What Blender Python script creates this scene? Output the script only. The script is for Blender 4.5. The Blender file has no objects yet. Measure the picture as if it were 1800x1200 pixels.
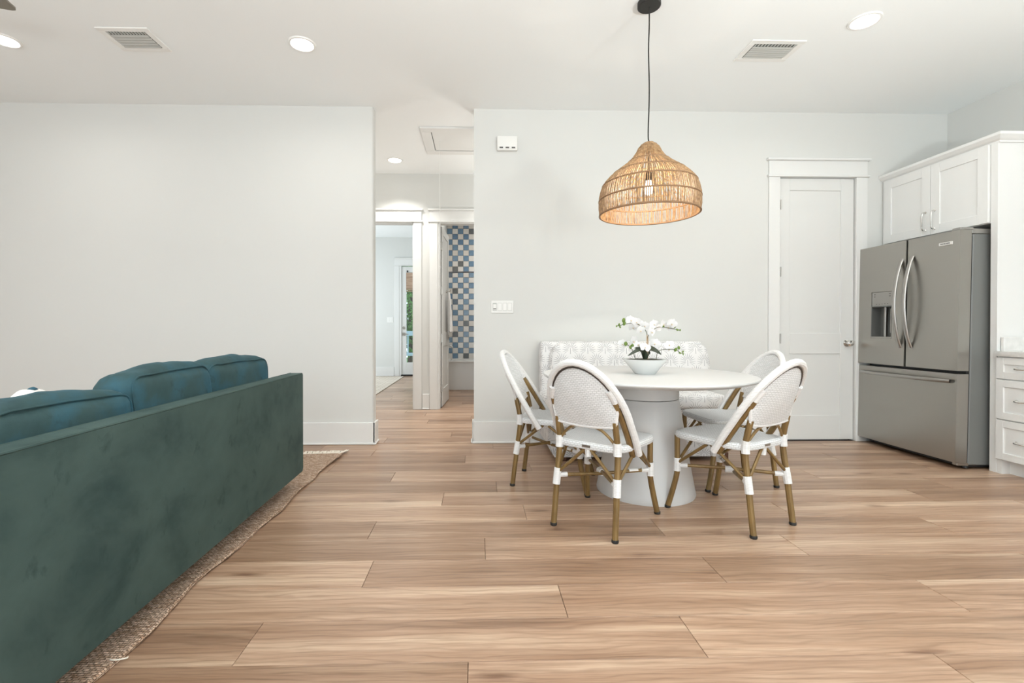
import bpy, bmesh, math, random
from mathutils import Vector, Matrix, noise
random.seed(7)
PI = math.pi
SC = bpy.context.scene
COL = SC.collection

# ------------------------------------------------------------------ camera, world, lights, exposure
cam_d = bpy.data.cameras.new('camera')
cam = bpy.data.objects.new('camera', cam_d); COL.objects.link(cam)
cam_d.sensor_width = 36.0
cam_d.lens = 36.0 * 830 / 1800
cam_d.shift_x = 40 / 1800
cam_d.shift_y = -18 / 1800
cam_d.clip_start = 0.02
cam.location = (0, 0, 1.05)
cam.rotation_euler = (math.radians(90 - 0.35), 0, math.radians(-1.4))
SC.camera = cam

SC.view_settings.view_transform = 'Standard'
SC.view_settings.look = 'None'
SC.view_settings.gamma = 1.0
SC.view_settings.use_curve_mapping = False
SC.view_settings.exposure = 0.05
SC.cycles.use_denoising = True
SC.cycles.diffuse_bounces = 7
SC.cycles.max_bounces = 14
SC.cycles.transparent_max_bounces = 16

W = bpy.data.worlds.new('sky'); SC.world = W; W.use_nodes = True
wn = W.node_tree.nodes; wl = W.node_tree.links
bgn = wn['Background']
bgn.inputs[0].default_value = (0.75, 0.88, 1.0, 1)
bgn.inputs[1].default_value = 2.2


def area(name, loc, rot, sx, sy, power, color=(1, 1, 1), shape='RECTANGLE', spread=PI):
    d = bpy.data.lights.new(name, 'AREA'); d.shape = shape
    d.size = sx; d.size_y = sy; d.energy = power; d.color = color; d.spread = spread
    o = bpy.data.objects.new(name, d); o.location = loc; o.rotation_euler = rot
    COL.objects.link(o)
    return o


# daylight through the tall windows in the wall behind the camera (area lights tilted up to brighten the ceiling)
for x, p in ((-3.9, 25), (-1.0, 38), (2.3, 50)):
    area('rear_window_daylight', (x, -3.28, 1.4), (PI / 2 + math.radians(28), 0, 0), 2.2, 2.3, p, (0.915, 0.98, 0.985))
area('side_warm_fill', (-5.42, 0.3, 1.5), (PI / 2 + math.radians(20), 0, -PI / 2), 2.2, 1.8, 30, (1.0, 0.90, 0.78))  # added warm side light from out of view, lifts the left wall
# out-of-view uplights added to brighten the room and hall ceilings
area('ceiling_fill_uplight', (2.1, 0.0, 1.4), (PI, 0, 0), 0.4, 0.4, 142, (0.94, 1.0, 0.99), 'DISK', math.radians(172))
area('ceiling_fill_uplight', (-0.6, -0.4, 1.4), (PI, 0, 0), 0.4, 0.4, 78, (0.955, 0.995, 0.99), 'DISK', math.radians(172))
area('hall_fill_uplight', (-2.7, 5.3, 1.9), (PI, 0, 0), 0.3, 0.3, 20, (1.0, 0.97, 0.92), 'DISK')
area('hall_fill_uplight', (0.6, 5.3, 1.9), (PI, 0, 0), 0.3, 0.3, 9, (1.0, 0.97, 0.92), 'DISK')
# unseen side light added to fill the bedroom with cool daylight
area('bedroom_side_fill', (-3.92, 8.6, 1.5), (PI / 2, 0, -PI / 2), 2.2, 1.8, 70, (0.88, 0.96, 1.0))

# ------------------------------------------------------------------ materials
MATS = {}


def mat(name, color, rough=0.6, metal=0.0, spec=0.5, sheen=0.0, emit=None, estr=0.0, coat=0.0):
    m = bpy.data.materials.new(name); m.use_nodes = True
    b = m.node_tree.nodes['Principled BSDF']
    b.inputs['Base Color'].default_value = (*color, 1)
    b.inputs['Roughness'].default_value = rough
    b.inputs['Metallic'].default_value = metal
    b.inputs['Specular IOR Level'].default_value = spec
    b.inputs['Sheen Weight'].default_value = sheen
    b.inputs['Coat Weight'].default_value = coat
    if emit:
        b.inputs['Emission Color'].default_value = (*emit, 1)
        b.inputs['Emission Strength'].default_value = estr
    MATS[name] = m
    return m


class NT:
    """small helper for wiring node trees"""
    def __init__(s, m):
        s.t = m.node_tree; s.b = s.t.nodes['Principled BSDF']

    def n(s, typ, **kw):
        nd = s.t.nodes.new(typ)
        for k, v in kw.items():
            setattr(nd, k, v)
        return nd

    def l(s, a, b):
        s.t.links.new(a, b)

    def math(s, op, a, b=None, c=None):
        nd = s.n('ShaderNodeMath', operation=op)
        for i, x in enumerate((a, b, c)):
            if x is None: continue
            if isinstance(x, (int, float)): nd.inputs[i].default_value = x
            else: s.l(x, nd.inputs[i])
        return nd.outputs[0]

    def ramp(s, fac, stops):
        r = s.n('ShaderNodeValToRGB')
        while len(r.color_ramp.elements) < len(stops): r.color_ramp.elements.new(0.5)
        for e, (p, c) in zip(r.color_ramp.elements, stops):
            e.position = p; e.color = (*c, 1)
        s.l(fac, r.inputs[0]); return r.outputs[0]

    def mix(s, fac, a, b, mode='MIX'):
        nd = s.n('ShaderNodeMix', data_type='RGBA', blend_type=mode)
        for i, x in ((0, fac), (6, a), (7, b)):
            if isinstance(x, (int, float)): nd.inputs[i].default_value = x
            elif isinstance(x, tuple): nd.inputs[i].default_value = (*x, 1)
            else: s.l(x, nd.inputs[i])
        return nd.outputs[2]

    def noise(s, vec, scale, detail=3, rough=0.5, dist=0.0):
        nd = s.n('ShaderNodeTexNoise')
        nd.inputs['Scale'].default_value = scale; nd.inputs['Detail'].default_value = detail
        nd.inputs['Roughness'].default_value = rough; nd.inputs['Distortion'].default_value = dist
        if vec is not None: s.l(vec, nd.inputs['Vector'])
        return nd.outputs[0]

    def mapping(s, vec, scale=(1, 1, 1), loc=(0, 0, 0), rot=(0, 0, 0)):
        nd = s.n('ShaderNodeMapping')
        nd.inputs['Scale'].default_value = scale; nd.inputs['Location'].default_value = loc
        nd.inputs['Rotation'].default_value = rot
        s.l(vec, nd.inputs['Vector']); return nd.outputs[0]

    def bump(s, h, strength=0.3, dist=0.01):
        nd = s.n('ShaderNodeBump'); nd.inputs['Strength'].default_value = strength
        nd.inputs['Distance'].default_value = dist
        s.l(h, nd.inputs['Height']); s.l(nd.outputs[0], s.b.inputs['Normal'])

    def color(s, c):
        s.l(c, s.b.inputs['Base Color'])

    def obj(s): return s.n('ShaderNodeTexCoord').outputs['Object']
    def uv(s): return s.n('ShaderNodeTexCoord').outputs['UV']


def wall_mat(name, c, rough=0.75):
    m = mat(name, c, rough, spec=0.25); t = NT(m)
    t.bump(t.noise(t.obj(), 160, 2), 0.05, 0.002)
    return m


WALL = wall_mat('wall_paint', (0.655, 0.660, 0.642))
CEIL = wall_mat('ceiling_paint', (0.85, 0.875, 0.88))
TRIM = mat('trim_paint', (0.730, 0.734, 0.722), 0.4, spec=0.4)
DOORP = mat('door_paint', (0.690, 0.694, 0.680), 0.38, spec=0.4)
CABP = mat('cabinet_paint', (0.77, 0.775, 0.765), 0.4, spec=0.4)
TABLEP = mat('table_lacquer', (0.61, 0.61, 0.605), 0.35, spec=0.5)
DARK = mat('dark_gap', (0.02, 0.02, 0.02), 0.8)
SUBFLOOR = mat('subfloor', (0.10, 0.06, 0.04), 0.9)
CHROME = mat('chrome', (0.75, 0.74, 0.72), 0.14, 1.0)
NICKEL = mat('satin_nickel', (0.42, 0.40, 0.37), 0.34, 1.0)
NICKEL_D = mat('dark_chrome', (0.22, 0.23, 0.25), 0.25, 1.0)
STEEL = mat('brushed_steel', (0.40, 0.385, 0.355), 0.33, 1.0)
t = NT(STEEL)
vv = t.mapping(t.obj(), (3, 3, 420))
t.bump(t.noise(vv, 1.0, 2), 0.04, 0.001)
t.l(t.math('MULTIPLY_ADD', t.noise(t.mapping(t.obj(), (1.5, 1.5, 200)), 1.0, 2), 0.12, 0.27), t.b.inputs['Roughness'])
STEEL_D = mat('handle_steel', (0.40, 0.385, 0.365), 0.32, 1.0)
FRIDGE_SIDE = mat('fridge_side_grey', (0.20, 0.205, 0.20), 0.42, 0.3)
t = NT(FRIDGE_SIDE); t.bump(t.noise(t.obj(), 260, 2), 0.15, 0.002)
PANEL_GREY = mat('dispenser_grey', (0.36, 0.35, 0.33), 0.4, 0.6)
RECESS = mat('dispenser_recess', (0.16, 0.165, 0.16), 0.4, 0.3)
BLACK = mat('black_plastic', (0.015, 0.015, 0.015), 0.45)
BADGE = mat('badge_white', (0.72, 0.71, 0.69), 0.35)
INK = mat('badge_ink', (0.12, 0.12, 0.12), 0.5)
WHITE_PL = mat('white_plastic', (0.80, 0.80, 0.78), 0.4)
GREYSLOT = mat('grey_slot', (0.10, 0.10, 0.095), 0.6)
VENT = mat('vent_enamel', (0.80, 0.80, 0.78), 0.5)
VENT_SL = mat('vent_louvre', (0.50, 0.51, 0.49), 0.5)
LENS = mat('downlight_lens', (0.9, 0.9, 0.9), 0.5, emit=(1.0, 0.96, 0.9), estr=9.0)
QUARTZ = mat('quartz', (0.74, 0.73, 0.71), 0.25)
t = NT(QUARTZ); t.color(t.ramp(t.noise(t.obj(), 26, 5), [(0.35, (0.68, 0.675, 0.66)), (0.6, (0.75, 0.745, 0.73))]))
GREYWOOD = mat('fan_blade_grey', (0.20, 0.185, 0.155), 0.55)


def wood_floor(name):
    m = mat(name, (0.5, 0.33, 0.22), 0.36, spec=0.45); t = NT(m)
    oi = t.n('ShaderNodeObjectInfo')
    off = t.n('ShaderNodeCombineXYZ')
    t.l(t.math('MULTIPLY', oi.outputs['Random'], 37.0), off.inputs[0])
    t.l(t.math('MULTIPLY', oi.outputs['Random'], 91.0), off.inputs[1])
    add = t.n('ShaderNodeVectorMath', operation='ADD')
    t.l(t.obj(), add.inputs[0]); t.l(off.outputs[0], add.inputs[1])
    v = add.outputs[0]
    # broad streaks along the plank
    st = t.noise(t.mapping(v, (0.55, 9.0, 1)), 1.0, 3, 0.55, 0.35)
    st2 = t.noise(t.mapping(v, (1.1, 26.0, 1)), 1.0, 3, 0.6, 0.6)
    fine = t.noise(t.mapping(v, (5.0, 210.0, 1)), 1.0, 3, 0.7)
    # cathedral grain
    wv = t.n('ShaderNodeTexWave', wave_type='BANDS', bands_direction='Y')
    wv.inputs['Scale'].default_value = 9.0; wv.inputs['Distortion'].default_value = 17.0
    wv.inputs['Detail'].default_value = 3.0; wv.inputs['Detail Scale'].default_value = 0.55
    t.l(t.mapping(v, (0.30, 1.25, 1)), wv.inputs['Vector'])
    c = t.ramp(st, [(0.30, (0.250, 0.150, 0.095)), (0.42, (0.380, 0.238, 0.155)),
                    (0.54, (0.455, 0.300, 0.205)), (0.66, (0.640, 0.480, 0.350))])
    c = t.mix(t.math('MULTIPLY', st2, 0.5), c, t.ramp(st2, [(0.35, (0.28, 0.170, 0.110)), (0.65, (0.60, 0.445, 0.325))]))
    g = t.ramp(wv.outputs[0], [(0.0, (0.66, 0.61, 0.57)), (0.30, (1, 1, 1)), (1.0, (1.06, 1.05, 1.04))])
    c = t.mix(0.50, c, g, 'MULTIPLY')
    f = t.ramp(fine, [(0.32, (0.66, 0.62, 0.58)), (0.55, (1.05, 1.05, 1.05))])
    c = t.mix(0.75, c, f, 'MULTIPLY')
    # occasional knots
    vo = t.n('ShaderNodeTexVoronoi'); vo.inputs['Scale'].default_value = 1.0
    t.l(t.mapping(v, (1.5, 5.0, 1)), vo.inputs['Vector'])
    k = t.ramp(t.math('ADD', vo.outputs['Distance'], t.math('MULTIPLY', t.noise(t.mapping(v, (9, 40, 1)), 1.0, 2), 0.16)),
               [(0.10, (0.36, 0.27, 0.22)), (0.22, (1, 1, 1))])
    c = t.mix(0.75, c, k, 'MULTIPLY')
    # plank to plank tone
    tone = t.ramp(t.math('FRACT', t.math('MULTIPLY', oi.outputs['Random'], 13.7)),
                  [(0.0, (0.72, 0.69, 0.66)), (0.5, (0.88, 0.86, 0.85)), (1.0, (1.06, 1.08, 1.09))])
    c = t.mix(1.0, c, tone, 'MULTIPLY')
    t.color(c)
    t.l(t.math('MULTIPLY_ADD', fine, 0.12, 0.27), t.b.inputs['Roughness'])
    t.bump(fine, 0.05, 0.002)
    return m


PLANK = wood_floor('oak_plank')


def velvet(name, base, dark, lite, blue=None):
    m = mat(name, base, 0.75, spec=0.2, sheen=0.55); t = NT(m)
    t.b.inputs['Sheen Roughness'].default_value = 0.4
    t.b.inputs['Sheen Tint'].default_value = (*lite, 1)
    o = t.obj()
    n1 = t.noise(t.mapping(o, (3.0, 3.2, 4.2)), 1.0, 5, 0.6, 0.25)
    n2 = t.noise(t.mapping(o, (9.0, 11.0, 7.0), rot=(0.6, 0, 0)), 1.0, 4, 0.6, 0.35)
    c = t.ramp(n1, [(0.28, dark), (0.48, base), (0.70, lite)])
    c = t.mix(t.math('MULTIPLY', t.ramp(n2, [(0.60, (0, 0, 0)), (0.70, (1, 1, 1))]), 0.75), c, dark)
    t.color(c)
    t.bump(t.noise(o, 350, 2), 0.12, 0.002)
    return m


VELVET = velvet('teal_velvet', (0.046, 0.076, 0.070), (0.022, 0.043, 0.042), (0.058, 0.093, 0.086))
VELVET_C = velvet('teal_cushion_velvet', (0.036, 0.071, 0.073), (0.022, 0.045, 0.050), (0.032, 0.108, 0.155))


def weave(name, c1, c2, gap, bw, bh, bump=0.6, rough=0.55, var=None):
    m = mat(name, c1, rough, spec=0.35); t = NT(m)
    br = t.n('ShaderNodeTexBrick')
    br.offset = 0.5
    br.inputs['Color1'].default_value = (*c1, 1); br.inputs['Color2'].default_value = (*c2, 1)
    br.inputs['Mortar'].default_value = (*gap, 1)
    br.inputs['Scale'].default_value = 1.0
    br.inputs['Brick Width'].default_value = bw; br.inputs['Row Height'].default_value = bh
    br.inputs['Mortar Size'].default_value = bh * 0.13; br.inputs['Mortar Smooth'].default_value = 0.6
    t.l(t.uv(), br.inputs['Vector'])
    c = br.outputs['Color']
    if var:
        c = t.mix(1.0, c, t.ramp(t.noise(t.uv(), var, 2), [(0.3, (0.38, 0.34, 0.31)), (0.7, (1.30, 1.28, 1.26))]), 'MULTIPLY')
    t.color(c)
    t.bump(t.math('SUBTRACT', 1.0, br.outputs['Fac']), bump, 0.004)
    return m


WEAVE = weave('white_weave', (0.80, 0.81, 0.82), (0.74, 0.75, 0.76), (0.47, 0.48, 0.48), 0.020, 0.0095)
WRAP = weave('white_wrap', (0.82, 0.82, 0.82), (0.78, 0.78, 0.78), (0.58, 0.58, 0.57), 0.5, 0.007, 0.5)
JUTE = weave('jute_weave', (0.80, 0.63, 0.50), (0.45, 0.295, 0.20), (0.13, 0.08, 0.052), 0.020, 0.0095, 1.0, 0.9, 130)
FRINGE = mat('jute_fringe', (0.80, 0.74, 0.65), 0.9)
BAMBOO = mat('bamboo_tube', (0.21, 0.130, 0.045), 0.36, 0.25)
t = NT(BAMBOO); t.color(t.ramp(t.noise(t.mapping(t.obj(), (30, 30, 7)), 1.0, 3), [(0.3, (0.165, 0.100, 0.036)), (0.7, (0.270, 0.175, 0.065))]))
BAMBOO_D = mat('dark_tube', (0.045, 0.036, 0.030), 0.5)


def palm_fabric():
    m = mat('palm_print_fabric', (0.75, 0.74, 0.73), 0.85, spec=0.15); t = NT(m)
    sx, sy = 0.150, 0.105
    sep = t.n('ShaderNodeSeparateXYZ'); t.l(t.uv(), sep.inputs[0])

    def layer(ox, oy):
        u = t.math('ADD', t.math('DIVIDE', sep.outputs[0], sx), ox)
        v = t.math('ADD', t.math('DIVIDE', sep.outputs[1], 2 * sy), oy)
        dx = t.math('MULTIPLY', t.math('SUBTRACT', t.math('FRACT', u), 0.5), sx)
        dy = t.math('MULTIPLY', t.math('SUBTRACT', t.math('FRACT', v), 0.2), 2 * sy)
        th = t.math('ARCTAN2', dx, dy)
        r = t.math('SQRT', t.math('ADD', t.math('MULTIPLY', dx, dx), t.math('MULTIPLY', dy, dy)))
        ray = t.math('ABSOLUTE', t.math('SUBTRACT', t.math('FRACT', t.math('ADD', t.math('MULTIPLY', th, 3.2), 0.5)), 0.5))
        rn = t.math('DIVIDE', r, 0.072)
        wid = t.math('MULTIPLY', t.math('SUBTRACT', 1.0, t.math('POWER', rn, 3.0)), 0.18)
        a = t.math('LESS_THAN', ray, wid)
        a = t.math('MULTIPLY', a, t.math('GREATER_THAN', rn, 0.24))
        a = t.math('MULTIPLY', a, t.math('LESS_THAN', t.math('ABSOLUTE', th), 2.2))
        stem = t.math('MULTIPLY', t.math('LESS_THAN', t.math('ABSOLUTE', dx), 0.0022),
                      t.math('MULTIPLY', t.math('LESS_THAN', dy, 0.01), t.math('GREATER_THAN', dy, -0.04)))
        return t.math('MAXIMUM', a, stem)
    a = t.math('MAXIMUM', layer(0.0, 0.0), layer(0.5, 0.5))
    soft = t.math('MULTIPLY', a, t.math('MULTIPLY_ADD', t.noise(t.uv(), 60, 2), 0.6, 0.45))
    t.color(t.mix(soft, (0.76, 0.76, 0.76), (0.18, 0.18, 0.20)))
    t.bump(t.noise(t.uv(), 500, 2), 0.1, 0.002)
    return m


PALM = palm_fabric()
RATTAN = mat('rattan_strand', (0.44, 0.27, 0.13), 0.6)
t = NT(RATTAN); t.color(t.ramp(t.noise(t.obj(), 60, 3), [(0.3, (0.20, 0.105, 0.045)), (0.7, (0.47, 0.30, 0.15))]))
RATTAN_D = mat('rattan_ring', (0.26, 0.15, 0.075), 0.65)
CORD = mat('black_cord', (0.018, 0.017, 0.015), 0.6)
CERAMIC = mat('white_ceramic', (0.68, 0.70, 0.695), 0.22)
PETAL = mat('orchid_petal', (0.74, 0.735, 0.74), 0.55)
PETAL.node_tree.nodes['Principled BSDF'].inputs['Subsurface Weight'].default_value = 0.0
LIP = mat('orchid_lip', (0.66, 0.55, 0.40), 0.5)
LEAF = mat('orchid_leaf', (0.028, 0.040, 0.022), 0.4)
BUD = mat('orchid_bud', (0.13, 0.21, 0.035), 0.5)
STEM = mat('orchid_stem', (0.060, 0.075, 0.032), 0.55)
STAKE = mat('stake_wood', (0.50, 0.35, 0.22), 0.6)
MOSS = mat('dark_moss', (0.045, 0.045, 0.030), 0.95)
FOOTW = mat('walnut_foot', (0.10, 0.040, 0.020), 0.45)
PILLOW_W = mat('white_pillow', (0.80, 0.79, 0.77), 0.85)
TEALCORD = mat('teal_piping', (0.02, 0.10, 0.15), 0.7)
TOWEL = mat('white_towel', (0.82, 0.81, 0.80), 0.95)
t = NT(TOWEL); t.bump(t.noise(t.obj(), 250, 2), 0.3, 0.004)
TUB = mat('tub_acrylic', (0.80, 0.80, 0.79), 0.25)
GROUT = mat('grout', (0.70, 0.69, 0.67), 0.9)
TILE_W = mat('tile_cream', (0.78, 0.75, 0.71), 0.22)
t = NT(TILE_W); t.color(t.ramp(t.n('ShaderNodeObjectInfo').outputs['Random'], [(0.0, (0.70, 0.66, 0.61)), (1.0, (0.82, 0.80, 0.77))]))
TILE_B = mat('tile_blue', (0.16, 0.25, 0.36), 0.22)
t = NT(TILE_B)
rnd = t.n('ShaderNodeObjectInfo').outputs['Random']
c = t.ramp(rnd, [(0.0, (0.105, 0.120, 0.130)), (0.14, (0.18, 0.185, 0.185)), (0.22, (0.13, 0.22, 0.34)), (0.6, (0.17, 0.28, 0.40)), (1.0, (0.22, 0.32, 0.44))])
c = t.mix(0.5, c, t.ramp(t.noise(t.obj(), 30, 3), [(0.3, (0.7, 0.72, 0.75)), (0.7, (1.25, 1.25, 1.22))]), 'MULTIPLY')
t.color(c)
SHADE_B = mat('woven_blind', (0.42, 0.29, 0.20), 0.8)
t = NT(SHADE_B); t.color(t.ramp(t.noise(t.mapping(t.obj(), (4, 4, 90)), 1.0, 2), [(0.35, (0.30, 0.20, 0.14)), (0.65, (0.52, 0.38, 0.28))]))
HEDGE = mat('hedge_leaf', (0.10, 0.26, 0.045), 0.6)
t = NT(HEDGE); t.color(t.ramp(t.noise(t.obj(), 8, 3), [(0.3, (0.05, 0.17, 0.02)), (0.7, (0.20, 0.42, 0.10))]))
BARK = mat('bark', (0.10, 0.07, 0.05), 0.9)
RAILP = mat('pale_blue_paint', (0.50, 0.72, 0.80), 0.5)
DECK = mat('porch_boards', (0.36, 0.30, 0.25), 0.8)
BEDRUG = weave('pale_diamond_rug', (0.66, 0.60, 0.52), (0.58, 0.51, 0.43), (0.45, 0.38, 0.31), 0.16, 0.08, 0.3, 0.95)
GLASS = bpy.data.materials.new('clear_glass'); GLASS.use_nodes = True
gt = GLASS.node_tree; gt.nodes.clear()
go = gt.nodes.new('ShaderNodeOutputMaterial'); gm = gt.nodes.new('ShaderNodeMixShader')
g1 = gt.nodes.new('ShaderNodeBsdfTransparent'); g2 = gt.nodes.new('ShaderNodeBsdfGlossy')
g2.inputs['Roughness'].default_value = 0.03
gm.inputs[0].default_value = 0.06
gt.links.new(g1.outputs[0], gm.inputs[1]); gt.links.new(g2.outputs[0], gm.inputs[2]); gt.links.new(gm.outputs[0], go.inputs[0])
BULB = bpy.data.materials.new('glowing_bulb'); BULB.use_nodes = True
gt = BULB.node_tree; gt.nodes.clear()
go = gt.nodes.new('ShaderNodeOutputMaterial'); ga = gt.nodes.new('ShaderNodeAddShader')
g1 = gt.nodes.new('ShaderNodeBsdfTransparent'); g2 = gt.nodes.new('ShaderNodeEmission')
g2.inputs[0].default_value = (1.0, 0.93, 0.80, 1); g2.inputs[1].default_value = 3.0
gt.links.new(g1.outputs[0], ga.inputs[0]); gt.links.new(g2.outputs[0], ga.inputs[1]); gt.links.new(ga.outputs[0], go.inputs[0])


# ------------------------------------------------------------------ mesh helpers
def smooth_path(pts, n=4, closed=False):
    P = [Vector(p) for p in pts]; out = []
    N = len(P)
    rng = range(N if closed else N - 1)
    for i in rng:
        p1, p2 = P[i], P[(i + 1) % N]
        p0 = P[i - 1] if (i > 0 or closed) else p1 * 2 - p2
        p3 = P[(i + 2) % N] if (i + 2 < N or closed) else p2 * 2 - p1
        for k in range(n):
            s = k / n
            out.append(0.5 * ((2 * p1) + (p2 - p0) * s + (2 * p0 - 5 * p1 + 4 * p2 - p3) * s * s + (3 * p1 - p0 - 3 * p2 + p3) * s ** 3))
    if not closed: out.append(P[-1])
    return out


class MB:
    def __init__(s):
        s.bm = bmesh.new()

    def box(s, x0, x1, y0, y1, z0, z1, bev=0.0, seg=1):
        r = bmesh.ops.create_cube(s.bm, size=1.0)
        M = Matrix.Translation(((x0 + x1) / 2, (y0 + y1) / 2, (z0 + z1) / 2)) @ Matrix.Diagonal((abs(x1 - x0), abs(y1 - y0), abs(z1 - z0), 1))
        bmesh.ops.transform(s.bm, matrix=M, verts=r['verts'])
        if bev:
            es = list({e for v in r['verts'] for e in v.link_edges})
            bmesh.ops.bevel(s.bm, geom=es, offset=bev, segments=seg, affect='EDGES', profile=0.5)
        return s

    def tube(s, pts, r, sides=8, closed=False, caps=True):
        P = [Vector(p) for p in pts]; N = len(P)
        rad = r if callable(r) else (lambda i: r)
        rings = []; up = None
        for i in range(N):
            a = P[i - 1] if (i or closed) else P[i]
            b = P[(i + 1) % N] if (i + 1 < N or closed) else P[i]
            d = (b - a)
            if d.length < 1e-9: d = Vector((0, 0, 1))
            d.normalize()
            if up is None:
                up = Vector((0, 0, 1)) if abs(d.z) < 0.9 else Vector((1, 0, 0))
            x = up - d * up.dot(d)
            if x.length < 1e-6: x = d.orthogonal()
            x.normalize(); y = d.cross(x); up = x
            q = rad(i)
            rings.append([s.bm.verts.new(P[i] + (x * math.cos(2 * PI * k / sides) + y * math.sin(2 * PI * k / sides)) * q) for k in range(sides)])
        M = N if closed else N - 1
        for i in range(M):
            A = rings[i]; B = rings[(i + 1) % N]
            for k in range(sides):
                s.bm.faces.new((A[k], A[(k + 1) % sides], B[(k + 1) % sides], B[k]))
        if caps and not closed:
            s.bm.faces.new(list(reversed(rings[0]))); s.bm.faces.new(rings[-1])
        return s

    def lathe(s, prof, seg=32, c=(0, 0, 0), cap0=True, cap1=True):
        rings = []
        for r, z in prof:
            rings.append([s.bm.verts.new((c[0] + r * math.cos(2 * PI * k / seg), c[1] + r * math.sin(2 * PI * k / seg), c[2] + z)) for k in range(seg)])
        for A, B in zip(rings, rings[1:]):
            for k in range(seg):
                s.bm.faces.new((A[k], A[(k + 1) % seg], B[(k + 1) % seg], B[k]))
        if cap0: s.bm.faces.new(list(reversed(rings[0])))
        if cap1: s.bm.faces.new(rings[-1])
        return s

    def disc(s, axis, c, r, depth, seg=20, bev=0.0):
        """short cylinder along an axis 'x','y','z' from c by depth"""
        n0 = len(s.bm.verts)
        prof = [(r, 0), (r, depth - bev), (r - bev, depth)] if bev else [(r, 0), (r, depth)]
        s.bm.verts.ensure_lookup_table()
        old = set(s.bm.verts)
        s.lathe(prof, seg)
        vs = [v for v in s.bm.verts if v not in old]
        R = {'x': Matrix.Rotation(PI / 2, 4, 'Y'), '-x': Matrix.Rotation(-PI / 2, 4, 'Y'), 'y': Matrix.Rotation(-PI / 2, 4, 'X'),
             '-y': Matrix.Rotation(PI / 2, 4, 'X'), 'z': Matrix.Identity(4), '-z': Matrix.Rotation(PI, 4, 'X')}[axis]
        bmesh.ops.transform(s.bm, matrix=Matrix.Translation(c) @ R, verts=vs)
        return s

    def prism(s, poly, axis, a, b):
        """extrude a 2-D polygon along an axis between a and b; poly is in the other two axes (in xyz order)"""
        def P(q, t):
            return {'x': (t, q[0], q[1]), 'y': (q[0], t, q[1]), 'z': (q[0], q[1], t)}[axis]
        A = [s.bm.verts.new(P(q, a)) for q in poly]; B = [s.bm.verts.new(P(q, b)) for q in poly]
        n = len(poly)
        for k in range(n):
            s.bm.faces.new((A[k], A[(k + 1) % n], B[(k + 1) % n], B[k]))
        s.bm.faces.new(list(reversed(A))); s.bm.faces.new(B)
        return s

    def grid(s, f, nu, nv, close_u=False):
        V = [[s.bm.verts.new(f(i / (nu if close_u else nu - 1), j / (nv - 1))) for j in range(nv)] for i in range(nu)]
        for i in range(nu if close_u else nu - 1):
            for j in range(nv - 1):
                I = (i + 1) % nu
                s.bm.faces.new((V[i][j], V[I][j], V[I][j + 1], V[i][j + 1]))
        return V

    def cushion(s, w, d, h, n=12, rnd=0.22, bulge=0.10, wr=0.0, seed=0):
        """pillow box centred at the origin"""
        r = bmesh.ops.create_cube(s.bm, size=2.0)
        old = set(s.bm.verts) - set(r['verts'])
        bmesh.ops.subdivide_edges(s.bm, edges=[e for e in s.bm.edges if e.verts[0] in r['verts'] or e.verts[1] in r['verts']], cuts=n, use_grid_fill=True)
        vs = [v for v in s.bm.verts if v not in old]
        m = min(w, d, h)
        for v in vs:
            x, y, z = v.co
            k = rnd
            q = Vector((x * w / 2, y * d / 2, z * h / 2))
            R = k * m / 2
            inner = Vector((max(-w / 2 + R, min(w / 2 - R, q.x)), max(-d / 2 + R, min(d / 2 - R, q.y)), max(-h / 2 + R, min(h / 2 - R, q.z))))
            dlt = q - inner
            if dlt.length > 1e-9: q = inner + dlt.normalized() * R
            q.x += (1 - y ** 2) * (1 - z ** 2) * x * bulge * w * 0.5
            q.y += (1 - x ** 2) * (1 - z ** 2) * y * bulge * d * 0.5
            q.z += (1 - x ** 2) * (1 - y ** 2) * z * bulge * h * 0.5
            if wr:
                nn = noise.noise_vector(Vector((q.x * 6 + seed * 9, q.y * 6, q.z * 6))) * 0.7 + noise.noise_vector(Vector((q.x * 17, q.y * 17 + seed * 5, q.z * 5))) * 0.3
                q += nn * wr
            v.co = q
        return s

    def xf(s, M):
        bmesh.ops.transform(s.bm, matrix=M, verts=s.bm.verts[:]); return s

    def build(s, name, material, parent=None, smooth=True, loc=None, rot=None, ang=35):
        bm = s.bm
        bmesh.ops.recalc_face_normals(bm, faces=bm.faces[:])
        me = bpy.data.meshes.new(name)
        uvl = bm.loops.layers.uv.new('UVMap')
        for f in bm.faces:
            n = f.normal; ax = max(range(3), key=lambda i: abs(n[i]))
            for lp in f.loops:
                c = lp.vert.co
                lp[uvl].uv = (c.y, c.z) if ax == 0 else ((c.x, c.z) if ax == 1 else (c.x, c.y))
        bm.to_mesh(me); bm.free()
        if smooth:
            me.polygons.foreach_set('use_smooth', [True] * len(me.polygons))
            me.set_sharp_from_angle(angle=math.radians(ang))
        me.materials.append(material)
        o = bpy.data.objects.new(name, me); COL.objects.link(o)
        if parent: o.parent = parent
        if loc: o.location = loc
        if rot: o.rotation_euler = rot
        return o


def tag(o, label=None, cat=None, group=None, kind=None):
    if label: o['label'] = label
    if cat: o['category'] = cat
    if group: o['group'] = group
    if kind: o['kind'] = kind
    return o


def empty(name, loc=(0, 0, 0), rz=0.0, label=None, cat=None, group=None, kind=None, ry=0.0):
    o = bpy.data.objects.new(name, None); COL.objects.link(o)
    o.empty_display_size = 0.1
    o.location = loc; o.rotation_euler = (0, ry, rz)
    return tag(o, label, cat, group, kind)


def share(name, src, parent, loc, rot=None):
    o = bpy.data.objects.new(name, src.data); COL.objects.link(o)
    o.parent = parent; o.location = loc
    if rot: o.rotation_euler = rot
    return o


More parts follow.
